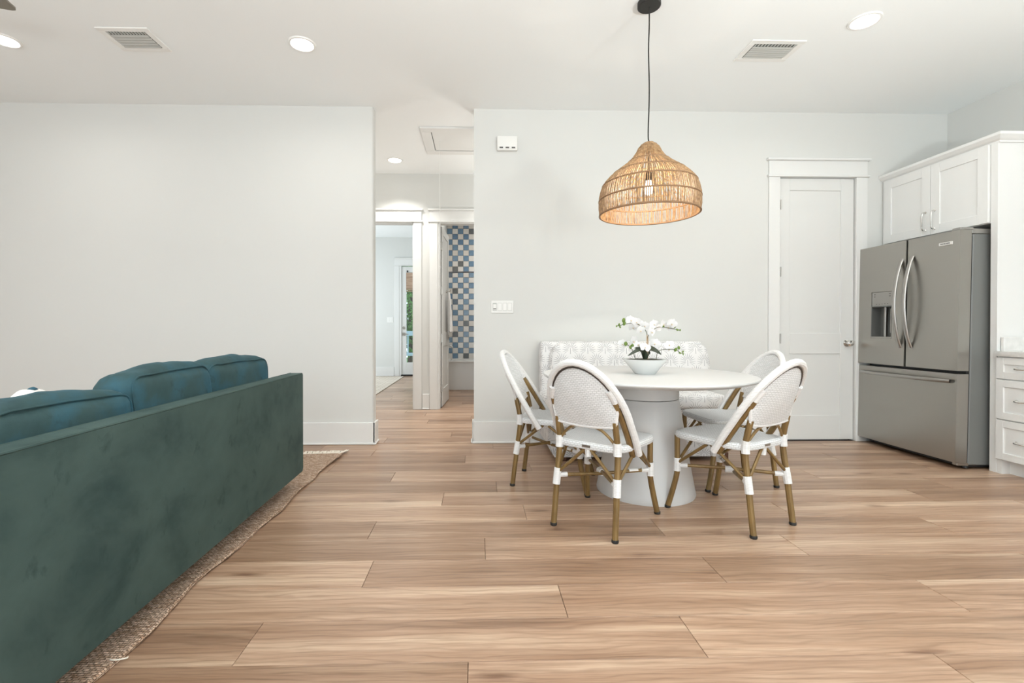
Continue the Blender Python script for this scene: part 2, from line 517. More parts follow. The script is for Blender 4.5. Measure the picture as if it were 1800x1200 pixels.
def copy_tree(o, parent=None):
    kids = [c for c in bpy.data.objects if c.parent == o]
    c = o.copy(); COL.objects.link(c)
    if parent: c.parent = parent
    for ch in kids: copy_tree(ch, c)
    return c


def struct(name, mb, m, label=None, smooth=False):
    o = mb.build(name, m, None, smooth)
    o['kind'] = 'structure'
    if label: o['label'] = label
    return o


CH = 3.05   # ceiling height
# ------------------------------------------------------------------ the shell: floor, ceiling, walls
floor = struct('floor', MB().box(-5.6, 4.6, -3.5, 10.6, -0.08, -0.006), SUBFLOOR, 'plank floor of warm light oak boards')
pitch, y_ref, plen = 0.2195, 2.80, 1.50
joints = {0: -0.215, -1: 0.27, -2: 0.95, -3: 0.035, -4: -0.47, -5: 0.328, -6: -0.765, -7: -0.03, 1: 0.125, 2: -0.6, 3: 0.4, 4: -0.1, 5: 0.62}
pm = {}


def plank(x0, x1, y0, y1):
    key = (round(x1 - x0, 3), round(y1 - y0, 3))
    if key not in pm:
        g = 0.0009; L, Wd = key
        o = MB().box(-L / 2 + g, L / 2 - g, -Wd / 2 + g, Wd / 2 - g, -0.006, 0.0, 0.0012).build('plank', PLANK, floor, True)
        pm[key] = o
    else:
        o = share('plank', pm[key], floor, (0, 0, 0))
    o.location = ((x0 + x1) / 2, (y0 + y1) / 2, 0)


def plank_rows(k0, k1, X0, X1, Y0=-99, Y1=99):
    for k in range(k0, k1):
        ya = max(Y0, y_ref + k * pitch); yb = min(Y1, y_ref + (k + 1) * pitch)
        if yb - ya < 0.02: continue
        j = joints.get(k)
        if j is None:
            j = random.uniform(0, plen); joints[k] = j
        x = j
        while x > X0: x -= plen
        while x < X1 - 0.01:
            a = max(x, X0); b = min(x + plen, X1)
            if b - a > 0.02: plank(a, b, ya, yb)
            x += plen


plank_rows(-18, 7, -3.6, 4.39, -1.2, 4.32)
plank_rows(6, 17, -2.4, 0.7, 4.32, 6.2)
plank_rows(15, 35, -2.4, -0.63, 6.2, 10.44)
plank_rows(15, 25, -0.63, 0.6, 6.2, 8.06)
SIMPLE_FLOOR = mat('oak_floor_beyond', (0.47, 0.30, 0.20), 0.4)
for nm, b in (('floor_rear', (-5.6, 4.6, -3.5, -1.2)), ('floor_left', (-5.6, -3.6, -1.2, 4.32)), ('floor_hall', (-4.1, -2.4, 4.32, 10.5))):
    struct(nm, MB().box(b[0], b[1], b[2], b[3], -0.006, 0.0), SIMPLE_FLOOR)

struct('ceiling', MB().box(-5.6, 4.6, -3.5, 10.6, CH, CH + 0.1), CEIL, 'flat white painted ceiling')

# living wall with a rounded end at the hall opening
mb = MB().box(-5.6, -0.945, 4.30, 4.42, 0, CH)
mb.bm.edges.ensure_lookup_table()
es = [e for e in mb.bm.edges if abs(e.verts[0].co.x + 0.945) < 1e-4 and abs(e.verts[1].co.x + 0.945) < 1e-4 and abs(e.verts[0].co.z - e.verts[1].co.z) > 1]
bmesh.ops.bevel(mb.bm, geom=es, offset=0.018, segments=4, affect='EDGES', profile=0.5)
struct('wall_living', mb, WALL, 'long plain white wall left of the hall opening', True)
# dining wall with the pantry door hole
DX0, DX1, DZ = 2.795, 3.515, 2.45
mb = MB()
mb.box(-0.035, DX0 - 0.02, 4.32, 4.44, 0, CH)
mb.box(DX1 + 0.02, 4.39, 4.32, 4.44, 0, CH)
mb.box(DX0 - 0.02, DX1 + 0.02, 4.32, 4.44, DZ + 0.015, CH)
struct('wall_dining', mb, WALL, 'white wall behind the dining table')
struct('wall_right', MB().box(4.39, 4.55, -3.4, 4.44, 0, CH), WALL)


def holed(name, axis, pos, thick, a0, a1, holes, m=WALL):
    """wall slab along an axis with rectangular holes [(a,b,z0,z1)]"""
    mb = MB()
    def bx(a, b, z0, z1):
        if b - a < 1e-4 or z1 - z0 < 1e-4: return
        if axis == 'x': mb.box(a, b, pos, pos + thick, z0, z1)
        else: mb.box(pos, pos + thick, a, b, z0, z1)
    cur = a0
    for (a, b, z0, z1) in sorted(holes):
        bx(cur, a, 0, CH); bx(a, b, 0, z0); bx(a, b, z1, CH); cur = b
    bx(cur, a1, 0, CH)
    return struct(name, mb, m)


holed('wall_left', 'y', -5.6, 0.12, -3.4, 4.42, [(-0.9, 1.5, 0.55, 2.45)])
holed('wall_rear', 'x', -3.5, 0.12, -5.6, 4.5, [(-5.0, -2.8, 0.2, 2.6), (-2.1, 0.1, 0.2, 2.6), (1.2, 3.4, 0.2, 2.6)])
LH = (-1.62, -0.829); RH = (-0.505, 0.23); HZ = 2.42
holed('wall_hall', 'x', 6.14, 0.12, -4.1, 1.1, [(LH[0], LH[1], 0, HZ), (RH[0], RH[1], 0, HZ)])
struct('wall_hall_left', MB().box(-4.2, -4.08, 4.42, 6.2, 0, CH), WALL)
struct('wall_hall_right', MB().box(1.0, 1.12, 4.44, 8.95, 0, CH), WALL)
EX = (-1.69, -0.80)
holed('wall_bedroom', 'x', 10.45, 0.12, -4.2, -0.57, [(EX[0], EX[1], 0, 2.43)])
holed('wall_bedroom_left', 'y', -4.12, 0.12, 6.2, 10.5, [(7.5, 9.7, 0.6, 2.4)])
struct('wall_bathroom_left', MB().box(-0.69, -0.57, 6.26, 10.5, 0, CH), WALL)
bathw = struct('wall_bathroom', MB().box(-0.69, 1.1, 8.815, 8.93, 0, CH), GROUT, 'bathroom wall tiled in a cream and blue checkerboard')

# window frames and panes of the unseen openings (built where the light comes from)
for nm, (a, b, z0, z1) in {'window_1': (-5.0, -2.8, 0.2, 2.6), 'window_2': (-2.1, 0.1, 0.2, 2.6), 'window_3': (1.2, 3.4, 0.2, 2.6)}.items():
    mb = MB()
    for x in (a, (a + b) / 2 - 0.03, b - 0.06): mb.box(x, x + 0.06, -3.46, -3.40, z0, z1)
    mb.box(a, b, -3.46, -3.40, z0, z0 + 0.06); mb.box(a, b, -3.46, -3.40, z1 - 0.06, z1)
    w = struct(nm, mb, TRIM)
    MB().box(a + 0.05, b - 0.05, -3.435, -3.43, z0 + 0.05, z1 - 0.05).build('pane', GLASS, w, False)

# ------------------------------------------------------------------ wall tiles of the bathroom (each its own piece)
tp = 0.1008
for nm, m in (('w', TILE_W), ('b', TILE_B)):
    pm[nm] = None
for i in range(12):
    for j in range(25):
        x = -0.57 + (i + 0.5) * tp; z = 0.485 + (j + 0.5) * tp
        if z > CH - 0.03: continue
        nm = 'b' if (i + j) % 2 else 'w'
        if pm[nm] is None:
            g = 0.0022
            pm[nm] = MB().box(-tp / 2 + g, tp / 2 - g, -0.007, 0.006, -tp / 2 + g, tp / 2 - g, 0.002).build('tile', TILE_B if nm == 'b' else TILE_W, bathw)
            pm[nm].location = (x, 8.81, z)
        else:
            share('tile', pm[nm], bathw, (x, 8.81 + random.uniform(-0.001, 0.001), z))

# ------------------------------------------------------------------ baseboards
def baseboard(name, segs, h=0.20, label=None):
    """segs: list of boxes (x0,x1,y0,y1) of the board; a shoe strip is a child"""
    mb = MB()
    for s in segs: mb.box(*s[:4], 0.0, h, 0.003)
    o = struct(name, mb, TRIM, label, True)
    ms = MB()
    for s in segs:
        x0, x1, y0, y1 = s[:4]; dx, dy = s[4]
        ms.box(min(x0, x0 + dx), max(x1, x1 + dx), min(y0, y0 + dy), max(y1, y1 + dy), 0.0, 0.018, 0.005)
    ms.build('shoe_moulding', TRIM, o)
    return o


baseboard('baseboard_living', [(-5.6, -0.927, 4.284, 4.30, (0.011, -0.011)), (-0.945, -0.929, 4.284, 4.436, (0.011, 0.0))])
baseboard('baseboard_dining', [(-0.051, DX0 - 0.105, 4.304, 4.32, (0, -0.011)), (-0.051, -0.035, 4.304, 4.44, (-0.011, 0))])
baseboard('baseboard_hall', [(-0.717, -0.626, 6.126, 6.14, (0, -0.011))])
baseboard('baseboard_bedroom', [(-4.0, -1.84, 10.436, 10.45, (0, -0.011))])


# ------------------------------------------------------------------ doors
def casing_parts(parent, x0, x1, ztop, y, lw=0.104, legs=(1, 1), th=0.018, hx=None):
    """door trim on a wall face at y (room on the -y side)"""
    if legs[0]: MB().box(x0 - lw, x0, y - th, y, 0, ztop, 0.002).build('casing_leg', TRIM, parent)
    if legs[1]: MB().box(x1, x1 + lw, y - th, y, 0, ztop, 0.002).build('casing_leg', TRIM, parent)
    a, b = (x0 - lw, x1 + lw)
    MB().box(a - 0.014, b + 0.014, y - th - 0.014, y, ztop, ztop + 0.020, 0.003).build('header_fillet', TRIM, parent)
    MB().box(a, b, y - th, y, ztop + 0.020, ztop + 0.150, 0.002).build('header_board', TRIM, parent)
    MB().box(a - 0.020, b + 0.020, y - th - 0.022, y, ztop + 0.150, ztop + 0.172, 0.004).build('header_cap', TRIM, parent)


def shaker_leaf(x0, x1, z0, z1, y0, y1, panels, bev=0.0025, rec=0.009):
    """door leaf: stiles and rails proud of recessed panels on both faces"""
    mb = MB()
    mb.box(x0, x1, y0 + rec, y1 - rec, z0, z1)
    px0, px1 = panels[0][0], panels[0][1]
    mb.box(x0, px0, y0, y1, z0, z1, bev); mb.box(px1, x1, y0, y1, z0, z1, bev)
    zs = sorted([(p[2], p[3]) for p in panels])
    cur = z0
    for a, b in zs:
        mb.box(px0, px1, y0, y1, cur, a, bev); cur = b
    mb.box(px0, px1, y0, y1, cur, z1, bev)
    return mb


d1 = empty('door_1', (0, 0, 0), kind='structure', label='tall white two-panel pantry door beside the refrigerator')
casing_parts(d1, DX0, DX1, DZ, 4.32)
mb = MB()
mb.box(DX0 - 0.02, DX0 - 0.003, 4.32, 4.44, 0, DZ); mb.box(DX1 + 0.003, DX1 + 0.02, 4.32, 4.44, 0, DZ)
mb.box(DX0 - 0.02, DX1 + 0.02, 4.32, 4.44, DZ, DZ + 0.016)
mb.build('jamb', TRIM, d1)
shaker_leaf(DX0 + 0.003, DX1 - 0.003, 0.012, DZ - 0.005, 4.332, 4.372, [(2.905, 3.388, 0.237, 0.812), (2.905, 3.388, 1.005, 2.333)]).build('leaf', DOORP, d1)
MB().box(DX0, DX1, 4.38, 4.40, 0.0, 0.012).build('threshold_gap', DARK, d1)
for z in (2.20, 1.576, 0.955):
    mb = MB().tube([(DX0 + 0.021, 4.325, z - 0.045), (DX0 + 0.021, 4.325, z + 0.045)], 0.0065, 8)
    mb.box(DX0 - 0.002, DX0 + 0.024, 4.3285, 4.333, z - 0.044, z + 0.044)
    mb.build('hinge', NICKEL, d1)
mb = MB()
old = None
kn = [(0.031, 0), (0.031, 0.005), (0.014, 0.010), (0.012, 0.028), (0.020, 0.036), (0.028, 0.046), (0.029, 0.056), (0.022, 0.066), (0.008, 0.070)]
mb.lathe(kn, 24); mb.xf(Matrix.Translation((3.446, 4.332, 0.912)) @ Matrix.Rotation(PI / 2, 4, 'X'))
mb.build('door_knob', CHROME, d1)
MB().box(3.5135, 3.522, 4.329, 4.334, 0.893, 0.931).build('strike_plate', NICKEL, d1)

# hall doorway into the bedroom, its leaf swung inside
d2 = empty('door_2', kind='structure', label='cased doorway from the hall into the bright bedroom')
casing_parts(d2, LH[0], LH[1], HZ, 6.14)
mb = MB(); mb.box(LH[1] - 0.012, LH[1] + 0.001, 6.135, 6.265, 0, HZ); mb.box(LH[0] - 0.001, LH[0] + 0.012, 6.135, 6.265, 0, HZ)
mb.box(LH[0], LH[1], 6.135, 6.265, HZ - 0.012, HZ); mb.build('jamb', TRIM, d2)
for z in (2.22, 1.58, 0.93, 0.25):
    MB().box(LH[1] - 0.019, LH[1] - 0.011, 6.215, 6.262, z - 0.05, z + 0.05).build('hinge', NICKEL, d2)
lf = shaker_leaf(0.003, 0.75, 0.012, HZ - 0.02, -0.0175, 0.0175, [(0.11, 0.64, 0.24, 0.81), (0.11, 0.64, 1.0, 2.3)]).build('leaf', DOORP, d2)
lf.location = (LH[1] + 0.012, 6.285, 0); lf.rotation_euler = (0, 0, math.radians(90))

# hall doorway into the bathroom, leaf standing open along the view
d3 = empty('door_3', kind='structure', label='white bathroom door standing open off the hall')
casing_parts(d3, RH[0] - 0.014, RH[1], HZ, 6.14)
mb = MB(); mb.box(RH[0] - 0.014, RH[0] + 0.006, 6.135, 6.265, 0, HZ); mb.box(RH[1] - 0.012, RH[1] + 0.001, 6.135, 6.265, 0, HZ)
mb.box(RH[0], RH[1], 6.135, 6.265, HZ - 0.012, HZ); mb.box(RH[0] + 0.006, RH[0] + 0.018, 6.17, 6.215, 0, HZ)
mb.build('jamb', TRIM, d3)
HIN = Vector((RH[0] + 0.020, 6.272, 0))
lf = shaker_leaf(0.004, 0.70, 0.012, HZ - 0.02, -0.0175, 0.0175, [(0.11, 0.595, 0.24, 0.81), (0.11, 0.595, 1.0, 2.3)]).build('leaf', DOORP, d3)
lf.location = HIN; lf.rotation_euler = (0, 0, math.radians(86.5))
for z in (2.14, 1.55, 0.92, 0.26):
    mb = MB().box(RH[0] + 0.005, RH[0] + 0.012, 6.216, 6.262, z - 0.055, z + 0.055)
    mb.box(HIN.x - 0.016, HIN.x + 0.020, 6.2655, 6.273, z - 0.055, z + 0.055)
    mb.build('hinge', NICKEL, d3)
mb = MB().disc('x', (0, 0, 0), 0.03, 0.008, 20)
mb.tube([(0.0, 0, 0), (0.045, 0, 0)], 0.010, 10)
mb.tube([(0.042, 0.005, 0), (0.045, -0.05, 0), (0.043, -0.115, -0.004)], 0.008, 10)
mb.build('door_lever', NICKEL, d3).location = (HIN.x + 0.062, 6.90, 0.93)

# far exterior door with a tall glass light
d4 = empty('door_4', kind='structure', label='white glazed exterior door at the far end of the bedroom')
casing_parts(d4, -1.726, EX[1], 2.425, 10.45)
mb = MB(); mb.box(-1.726, -1.68, 10.44, 10.57, 0, 2.43); mb.box(EX[1], EX[1] + 0.02, 10.44, 10.57, 0, 2.43); mb.build('jamb', TRIM, d4)
mb = MB()
mb.box(-1.678, -1.575, 10.46, 10.505, 0.03, 2.41, 0.003); mb.box(-0.915, EX[1] - 0.003, 10.46, 10.505, 0.03, 2.41, 0.003)
mb.box(-1.575, -0.915, 10.46, 10.505, 0.03, 0.296, 0.003); mb.box(-1.575, -0.915, 10.46, 10.505, 2.28, 2.41, 0.003)
mb.build('leaf', DOORP, d4)
MB().box(-1.58, -0.91, 10.480, 10.486, 0.29, 2.285).build('pane', GLASS, d4, False)
MB().box(-1.69, EX[1], 10.425, 10.50, 0.0, 0.028).build('threshold', BLACK, d4)
mb = MB().disc('-y', (-1.632, 10.46, 1.062), 0.034, 0.02, 4); mb.build('deadbolt', NICKEL, d4)
mb = MB().box(-1.664, -1.600, 10.445, 10.46, 0.892, 0.956, 0.003)
mb.tube([(-1.632, 10.445, 0.924), (-1.632, 10.41, 0.924), (-1.52, 10.405, 0.920)], 0.009, 8); mb.build('lever_handle', NICKEL, d4)
MB().box(-1.562, -1.535, 10.44, 10.46, 2.285, 2.325, 0.003).build('door_sensor', BLACK, d4)

# ------------------------------------------------------------------ recessed lights, vents, hatch
DL = [(-1.234, 3.364, 'round recessed ceiling light in front of the hall opening, glowing white'),
      (-3.28, 3.368, 'round recessed ceiling light beside the fan blade, cut by the picture edge'),
      (2.515, 3.021, 'round recessed ceiling light above the kitchen side, near the refrigerator'),
      (-0.985, 5.647, 'small-looking recessed ceiling light inside the hall')]
proto = None
for i, (x, y, lab) in enumerate(DL):
    if proto is None:
        r = proto = empty('recessed_light', (x, y, CH), label=lab, cat='ceiling light', group='recessed ceiling lights')
        MB().lathe([(0.073, -0.004), (0.078, -0.010), (0.090, -0.008), (0.094, 0.0), (0.073, 0.0)], 40, cap0=False, cap1=False).build('trim_ring', WHITE_PL, r)
        MB().lathe([(0.074, -0.003), (0.073, -0.005), (0.04, -0.0065), (0.005, -0.007)], 40, cap0=False).build('lens', LENS, r)
    else:
        r = copy_tree(proto); r.location = (x, y, CH); tag(r, lab)
    area('recessed_and_fill_glow', (x, y, CH - 0.012), (0, 0, 0), 0.14, 0.14, (5, 4, 7, 14)[i], (1.0, 0.96, 0.90), 'DISK', math.radians(165 if i < 3 else 112))
area('recessed_and_fill_glow', (0.45, 5.647, CH - 0.012), (0, 0, 0), 0.14, 0.14, 13, (1.0, 0.96, 0.90), 'DISK', math.radians(112))  # unseen downlight added to brighten the hall floor
# unseen downlights added behind the camera for illumination, no fittings built
for x, y in ((-3.28, 0.4), (-1.234, 0.4), (2.515, 0.4)):
    area('recessed_and_fill_glow', (x, y, CH - 0.012), (0, 0, 0), 0.14, 0.14, 6, (1.0, 0.96, 0.90), 'DISK', math.radians(165))
area('bathroom_light_glow', (0.25, 7.6, CH - 0.02), (0, 0, 0), 0.3, 0.3, 18, (1.0, 0.96, 0.9), 'DISK')


def vent(x0, x1, y0, y1, nl, lab):
    r = empty('ceiling_vent', ((x0 + x1) / 2, (y0 + y1) / 2, CH), label=lab, cat='vent', group='ceiling air vents')
    a, b = (x1 - x0) / 2, (y1 - y0) / 2; f = 0.042
    mb = MB()
    mb.box(-a, a, -b, -b + f, -0.008, 0, 0.003); mb.box(-a, a, b - f, b, -0.008, 0, 0.003)
    mb.box(-a, -a + f, -b + f, b - f, -0.008, 0, 0.003); mb.box(a - f, a, -b + f, b - f, -0.008, 0, 0.003)
    mb.build('frame', VENT, r)
    MB().box(-a + f, a - f, -b + f, b - f, -0.0015, 0).build('backing', GREYSLOT, r)
    first = None
    for k in range(nl):
        y = -b + f + 0.032 + (2 * b - 2 * f - 0.032) * (k + 0.5) / nl
        if first is None:
            first = MB().box(-a + f + 0.004, a - f - 0.004, -0.34 * (2 * b - 2 * f - 0.032) / nl, 0.34 * (2 * b - 2 * f - 0.032) / nl, -0.0012, 0.0012)
            first = first.build('louvre', VENT_SL, r)
        else:
            first = share('louvre', first, r, (0, 0, 0))
        first.location = (0, y, -0.0065); first.rotation_euler = (math.radians(-12), 0, 0)
    mb = MB(); n = 13
    for k in range(n):
        x = -a + f + (2 * a - 2 * f) * (k + 0.5) / n
        mb.box(x - 0.004, x + 0.004, -b + f, -b + f + 0.030, -0.007, -0.001)
    dfn = mb.build('damper_fins', VENT_SL, r); dfn['kind'] = 'stuff'


vent(-2.545, -2.20, 3.205, 3.475, 5, 'white louvred ceiling vent between two recessed lights, on the sofa side')
vent(1.905, 2.29, 3.235, 3.495, 6, 'white louvred ceiling vent beside the recessed light on the kitchen side')

r = empty('attic_hatch', (-0.05, 5.06, CH), label='white framed attic access panel in the hall ceiling with a pull string', cat='hatch')
mb = MB(); a, b, f = 0.525, 0.355, 0.10
mb.box(-a, a, -b, -b + f, -0.018, 0, 0.003); mb.box(-a, a, b - f, b, -0.018, 0, 0.003)
mb.box(-a, -a + f, -b + f, b - f, -0.018, 0, 0.003); mb.box(a - f, a, -b + f, b - f, -0.018, 0, 0.003)
mb.build('frame', TRIM, r)
MB().box(-a + f, a - f, -b + f, b - f, -0.001, 0).build('gap', GREYSLOT, r)
MB().box(-a + f + 0.007, a - f - 0.007, -b + f + 0.007, b - f - 0.007, -0.010, -0.001, 0.002).build('panel', TRIM, r)
MB().tube([(-0.353, -0.012, -0.010), (-0.352, -0.012, -1.33)], 0.0022, 6).build('pull_string', WHITE_PL, r)
MB().lathe([(0.003, -1.36), (0.008, -1.355), (0.007, -1.335), (0.003, -1.325)], 10, (-0.352, -0.012, 0)).build('string_bob', WHITE_PL, r)

# ------------------------------------------------------------------ small wall fittings
r = empty('door_chime', (0.268, 4.32, 2.728), label='white chime box high on the dining wall', cat='chime')
MB().box(-0.092, 0.092, -0.045, 0, -0.064, 0.064, 0.008, 2).build('cover', WHITE_PL, r)
MB().box(-0.085, 0.085, -0.050, -0.040, -0.056, -0.030, 0.003).build('grille_bar', WHITE_PL, r)
for k in (-1, 0, 1):
    MB().box(k * 0.055 - 0.016, k * 0.055 + 0.016, -0.0515, -0.045, -0.051, -0.039).build('slot', GREYSLOT, r)
r = empty('switch_plate', (0.2245, 4.32, 1.2465), label='white four-gang light switch plate on the dining wall', cat='light switch')
MB().box(-0.1035, 0.1035, -0.006, 0, -0.0575, 0.0575, 0.003).build('plate', WHITE_PL, r)
for k in range(4):
    x = -0.069 + k * 0.046
    MB().box(x - 0.0185, x + 0.0185, -0.0066, -0.005, -0.036, 0.036).build('rocker_frame', VENT_SL, r)
    if k == 0:
        d = MB().box(x - 0.014, x + 0.014, -0.010, -0.006, -0.028, 0.024, 0.003).build('dimmer', WHITE_PL, r)
        MB().box(x - 0.013, x + 0.013, -0.0108, -0.0095, -0.022, -0.014).build('dimmer_slide', GREYSLOT, d)
    else:
        mb = MB().prism([(-0.0065, -0.033), (-0.0065, 0.033), (-0.009, 0.033), (-0.0125, -0.033)], 'x', x - 0.0165, x + 0.0165)
        mb.build('rocker', WHITE_PL, r)
r = empty('bedroom_switch', (-1.925, 10.45, 1.237), label='white switch plate on the far bedroom wall beside the glazed door', cat='light switch')
MB().box(-0.07, 0.07, -0.007, 0, -0.06, 0.06, 0.003).build('plate', WHITE_PL, r)
for k in (-1, 1): MB().box(k * 0.03 - 0.017, k * 0.03 + 0.017, -0.011, -0.006, -0.033, 0.033, 0.002).build('rocker', WHITE_PL, r)

# ------------------------------------------------------------------ refrigerator
FX = 3.52
fr = empty('refrigerator', (FX, 3.86, 0.0), ry=math.radians(1.0), label='stainless steel french door refrigerator with dispenser and bottom freezer drawer', cat='refrigerator')
ya, yb = -0.455, 0.445     # local y (near side is negative)
MB().box(0.125, 0.80, ya + 0.012, yb - 0.012, 0.035, 1.755, 0.006).build('body', FRIDGE_SIDE, fr)
MB().box(0.10, 0.126, ya + 0.02, yb - 0.02, 0.05, 1.74).build('door_gasket', BLACK, fr)


def fdoor(name, y0, y1, z0, z1, bow=0.012, hole=None):
    """slightly bowed steel door front facing -x"""
    mb = MB(); n = 9
    if hole is None:
        poly = [(0.10, y0), (0.10, y1)]
        fr_ = []
        for k in range(n):
            t_ = k / (n - 1); y = y1 + (y0 - y1) * t_
            fr_.append((0.012 - bow * (1 - (2 * t_ - 1) ** 2), y))
        mb.prism(poly + fr_, 'z', z0, z1)
        es = [e for e in mb.bm.edges if e.calc_face_angle(0) > 0.6]
        bmesh.ops.bevel(mb.bm, geom=es, offset=0.006, segments=2, affect='EDGES', profile=0.5)
    else:
        h0, h1, g0, g1 = hole
        for (a, b, c, d) in ((y0, h0, z0, z1), (h1, y1, z0, z1), (h0, h1, z0, g0), (h0, h1, g1, z1)):
            mb.box(0.0, 0.10, a, b, c, d)
        bmesh.ops.remove_doubles(mb.bm, verts=mb.bm.verts[:], dist=1e-5)
        bmesh.ops.dissolve_limit(mb.bm, angle_limit=0.01, verts=mb.bm.verts[:], edges=mb.bm.edges[:])
    return mb.build(name, STEEL, fr)


seam = -0.03
dr = fdoor('door', ya, seam - 0.004, 0.735, 1.780, 0.004)
HY0, HY1, HZ0, HZ1 = 0.092, 0.305, 0.962, 1.372
dl = fdoor('door', seam + 0.004, yb, 0.735, 1.780, hole=(HY0, HY1, HZ0, HZ1))
fdoor('freezer_drawer', ya, yb, 0.055, 0.712, 0.004)
# dispenser in the far door
mb = MB()
mb.box(0.003, 0.05, HY0 + 0.001, HY1 - 0.001, 1.245, HZ1 - 0.001, 0.003)
mb.build('dispenser_panel', PANEL_GREY, fr)
mb = MB()
for y in (0.12, 0.275):
    for z in (1.33, 1.35): mb.box(0.0015, 0.004, y - 0.008, y + 0.008, z - 0.003, z + 0.003)
for k in range(5): mb.box(0.0015, 0.004, 0.135 + k * 0.028, 0.145 + k * 0.028, 1.262, 1.266)
pb = mb.build('panel_buttons', GREYSLOT, fr); pb['kind'] = 'stuff'
mb = MB()
mb.box(0.085, 0.098, HY0, HY1, HZ0, 1.245); mb.box(0.0, 0.09, HY0, HY0 + 0.006, HZ0, 1.245)
mb.box(0.0, 0.09, HY1 - 0.006, HY1, HZ0, 1.245); mb.box(0.0, 0.09, HY0, HY1, 1.238, 1.246)
mb.build('dispenser_recess', RECESS, fr)
MB().box(-0.004, 0.09, HY0 + 0.004, HY1 - 0.004, HZ0, HZ0 + 0.016, 0.003).build('drip_tray', PANEL_GREY, fr)
MB().box(0.045, 0.07, 0.205, 0.225, HZ0 + 0.016, 1.240, 0.003).build('water_paddle', STEEL_D, fr)
MB().box(0.060, 0.084, 0.115, 0.180, 1.01, 1.225, 0.004).build('ice_paddle', PANEL_GREY, fr)


def arc_handle(y, z0, z1, out=0.068, lean=0.0):
    pts = []
    n = 14
    for k in range(n + 1):
        t_ = k / n
        pts.append((0.012 - out * math.sin(PI * t_) ** 0.75 - 0.006, y + lean * math.sin(PI * t_), z0 + (z1 - z0) * t_))
    mb = MB()
    mb.grid(lambda u, v: Vector(pts[int(round(v * n))]) + Vector((0.0105 * math.sin(2 * PI * u), 0.0165 * math.cos(2 * PI * u), 0)), 12, n + 1, True)
    return mb.build('handle', STEEL_D, fr)


arc_handle(seam + 0.040, 0.885, 1.635)
arc_handle(seam - 0.052, 0.890, 1.640)
pts = []
for k in range(13):
    t_ = k / 12
    pts.append((-0.004 - 0.045 * math.sin(PI * t_) ** 0.5, yb - 0.04 + (ya - yb + 0.075) * t_, 0.655))
mb = MB()
mb.grid(lambda u, v: Vector(pts[int(round(v * 12))]) + Vector((0.009 * math.cos(2 * PI * u), 0, 0.014 * math.sin(2 * PI * u))), 12, 13, True)
mb.build('handle', STEEL_D, fr)
# badge with its word
bd = MB().box(-0.0005, 0.012, -0.405, -0.305, 1.680, 1.704, 0.002).build('badge', BADGE, fr)
tc = bpy.data.curves.new('lettering', 'FONT'); tc.body = 'FRIGIDAIRE'; tc.size = 0.0165; tc.extrude = 0.0006
tc.align_x = 'CENTER'; tc.align_y = 'CENTER'
to = bpy.data.objects.new('lettering_curve', tc)
COL.objects.link(to)
dg = bpy.context.evaluated_depsgraph_get()
tme = bpy.data.meshes.new_from_object(to.evaluated_get(dg))
bpy.data.objects.remove(to)
tme.materials.clear(); tme.materials.append(INK)
tme.transform(Matrix.Diagonal((0.92, 1, 1, 1)))
tl = bpy.data.objects.new('lettering', tme); COL.objects.link(tl); tl.parent = bd
tl.location = (-0.0012, -0.355, 1.692); tl.rotation_euler = (PI / 2, 0, -PI / 2)
mb = MB().box(0.02, 0.12, ya + 0.005, ya + 0.07, 1.7815, 1.80, 0.003); mb.box(0.12, 0.30, ya + 0.014, ya + 0.10, 1.757, 1.795, 0.004)
mb.build('hinge_cover', PANEL_GREY, fr)
mb = MB().box(0.12, 0.30, yb - 0.10, yb - 0.014, 1.757, 1.795, 0.004); mb.build('hinge_cover', PANEL_GREY, fr)
MB().box(0.10, 0.78, ya + 0.03, yb - 0.03, 0.016, 0.05).build('base_grille', BLACK, fr)
for y in (ya + 0.04, yb - 0.04):
    for x in (0.13, 0.72):
        MB().lathe([(0.02, -0.002 - x * 0.0175 + 0.014), (0.02, 0.02), (0.012, 0.04)], 12, (x, y, 0)).build('levelling_foot', BLACK, fr)
MB().box(0.04, 0.13, ya + 0.012, ya + 0.05, 0.030, 0.052, 0.003).build('lower_hinge', STEEL_D, fr)

# ------------------------------------------------------------------ kitchen cabinets
CX = 3.78


def pull(parent, p, axis, L=0.115, out=0.032):
    """arched bar pull standing off towards -x"""
    pts = []
    d = Vector((0, 1, 0)) if axis == 'y' else Vector((0, 0, 1))
    for t_, o_ in ((-0.5, 0.0), (-0.48, 0.7), (-0.36, 1.0), (0, 1.06), (0.36, 1.0), (0.48, 0.7), (0.5, 0.0)):
        pts.append(Vector((-out * o_, 0, 0)) + d * (L * t_))
    mb = MB().tube(smooth_path(pts, 3), 0.0062, 8)
    for s_ in (-0.5, 0.5):
        mb.tube([Vector((0.001, 0, 0)) + d * L * s_, Vector((-0.005, 0, 0)) + d * L * s_], 0.010, 10)
    o = mb.build('handle', CHROME, parent); o.location = p
    return o


def shaker_front(name, y0, y1, z0, z1, parent, fw=0.06, x=CX):
    mb = MB()
    mb.box(x - 0.010, x - 0.001, y0 + 0.01, y1 - 0.01, z0 + 0.01, z1 - 0.01)
    b = 0.0015
    mb.box(x - 0.020, x - 0.001, y0, y0 + fw, z0, z1, b); mb.box(x - 0.020, x - 0.001, y1 - fw, y1, z0, z1, b)
    mb.box(x - 0.020, x - 0.001, y0 + fw, y1 - fw, z0, z0 + fw, b); mb.box(x - 0.020, x - 0.001, y0 + fw, y1 - fw, z1 - fw, z1, b)
    return mb.build(name, CABP, parent)


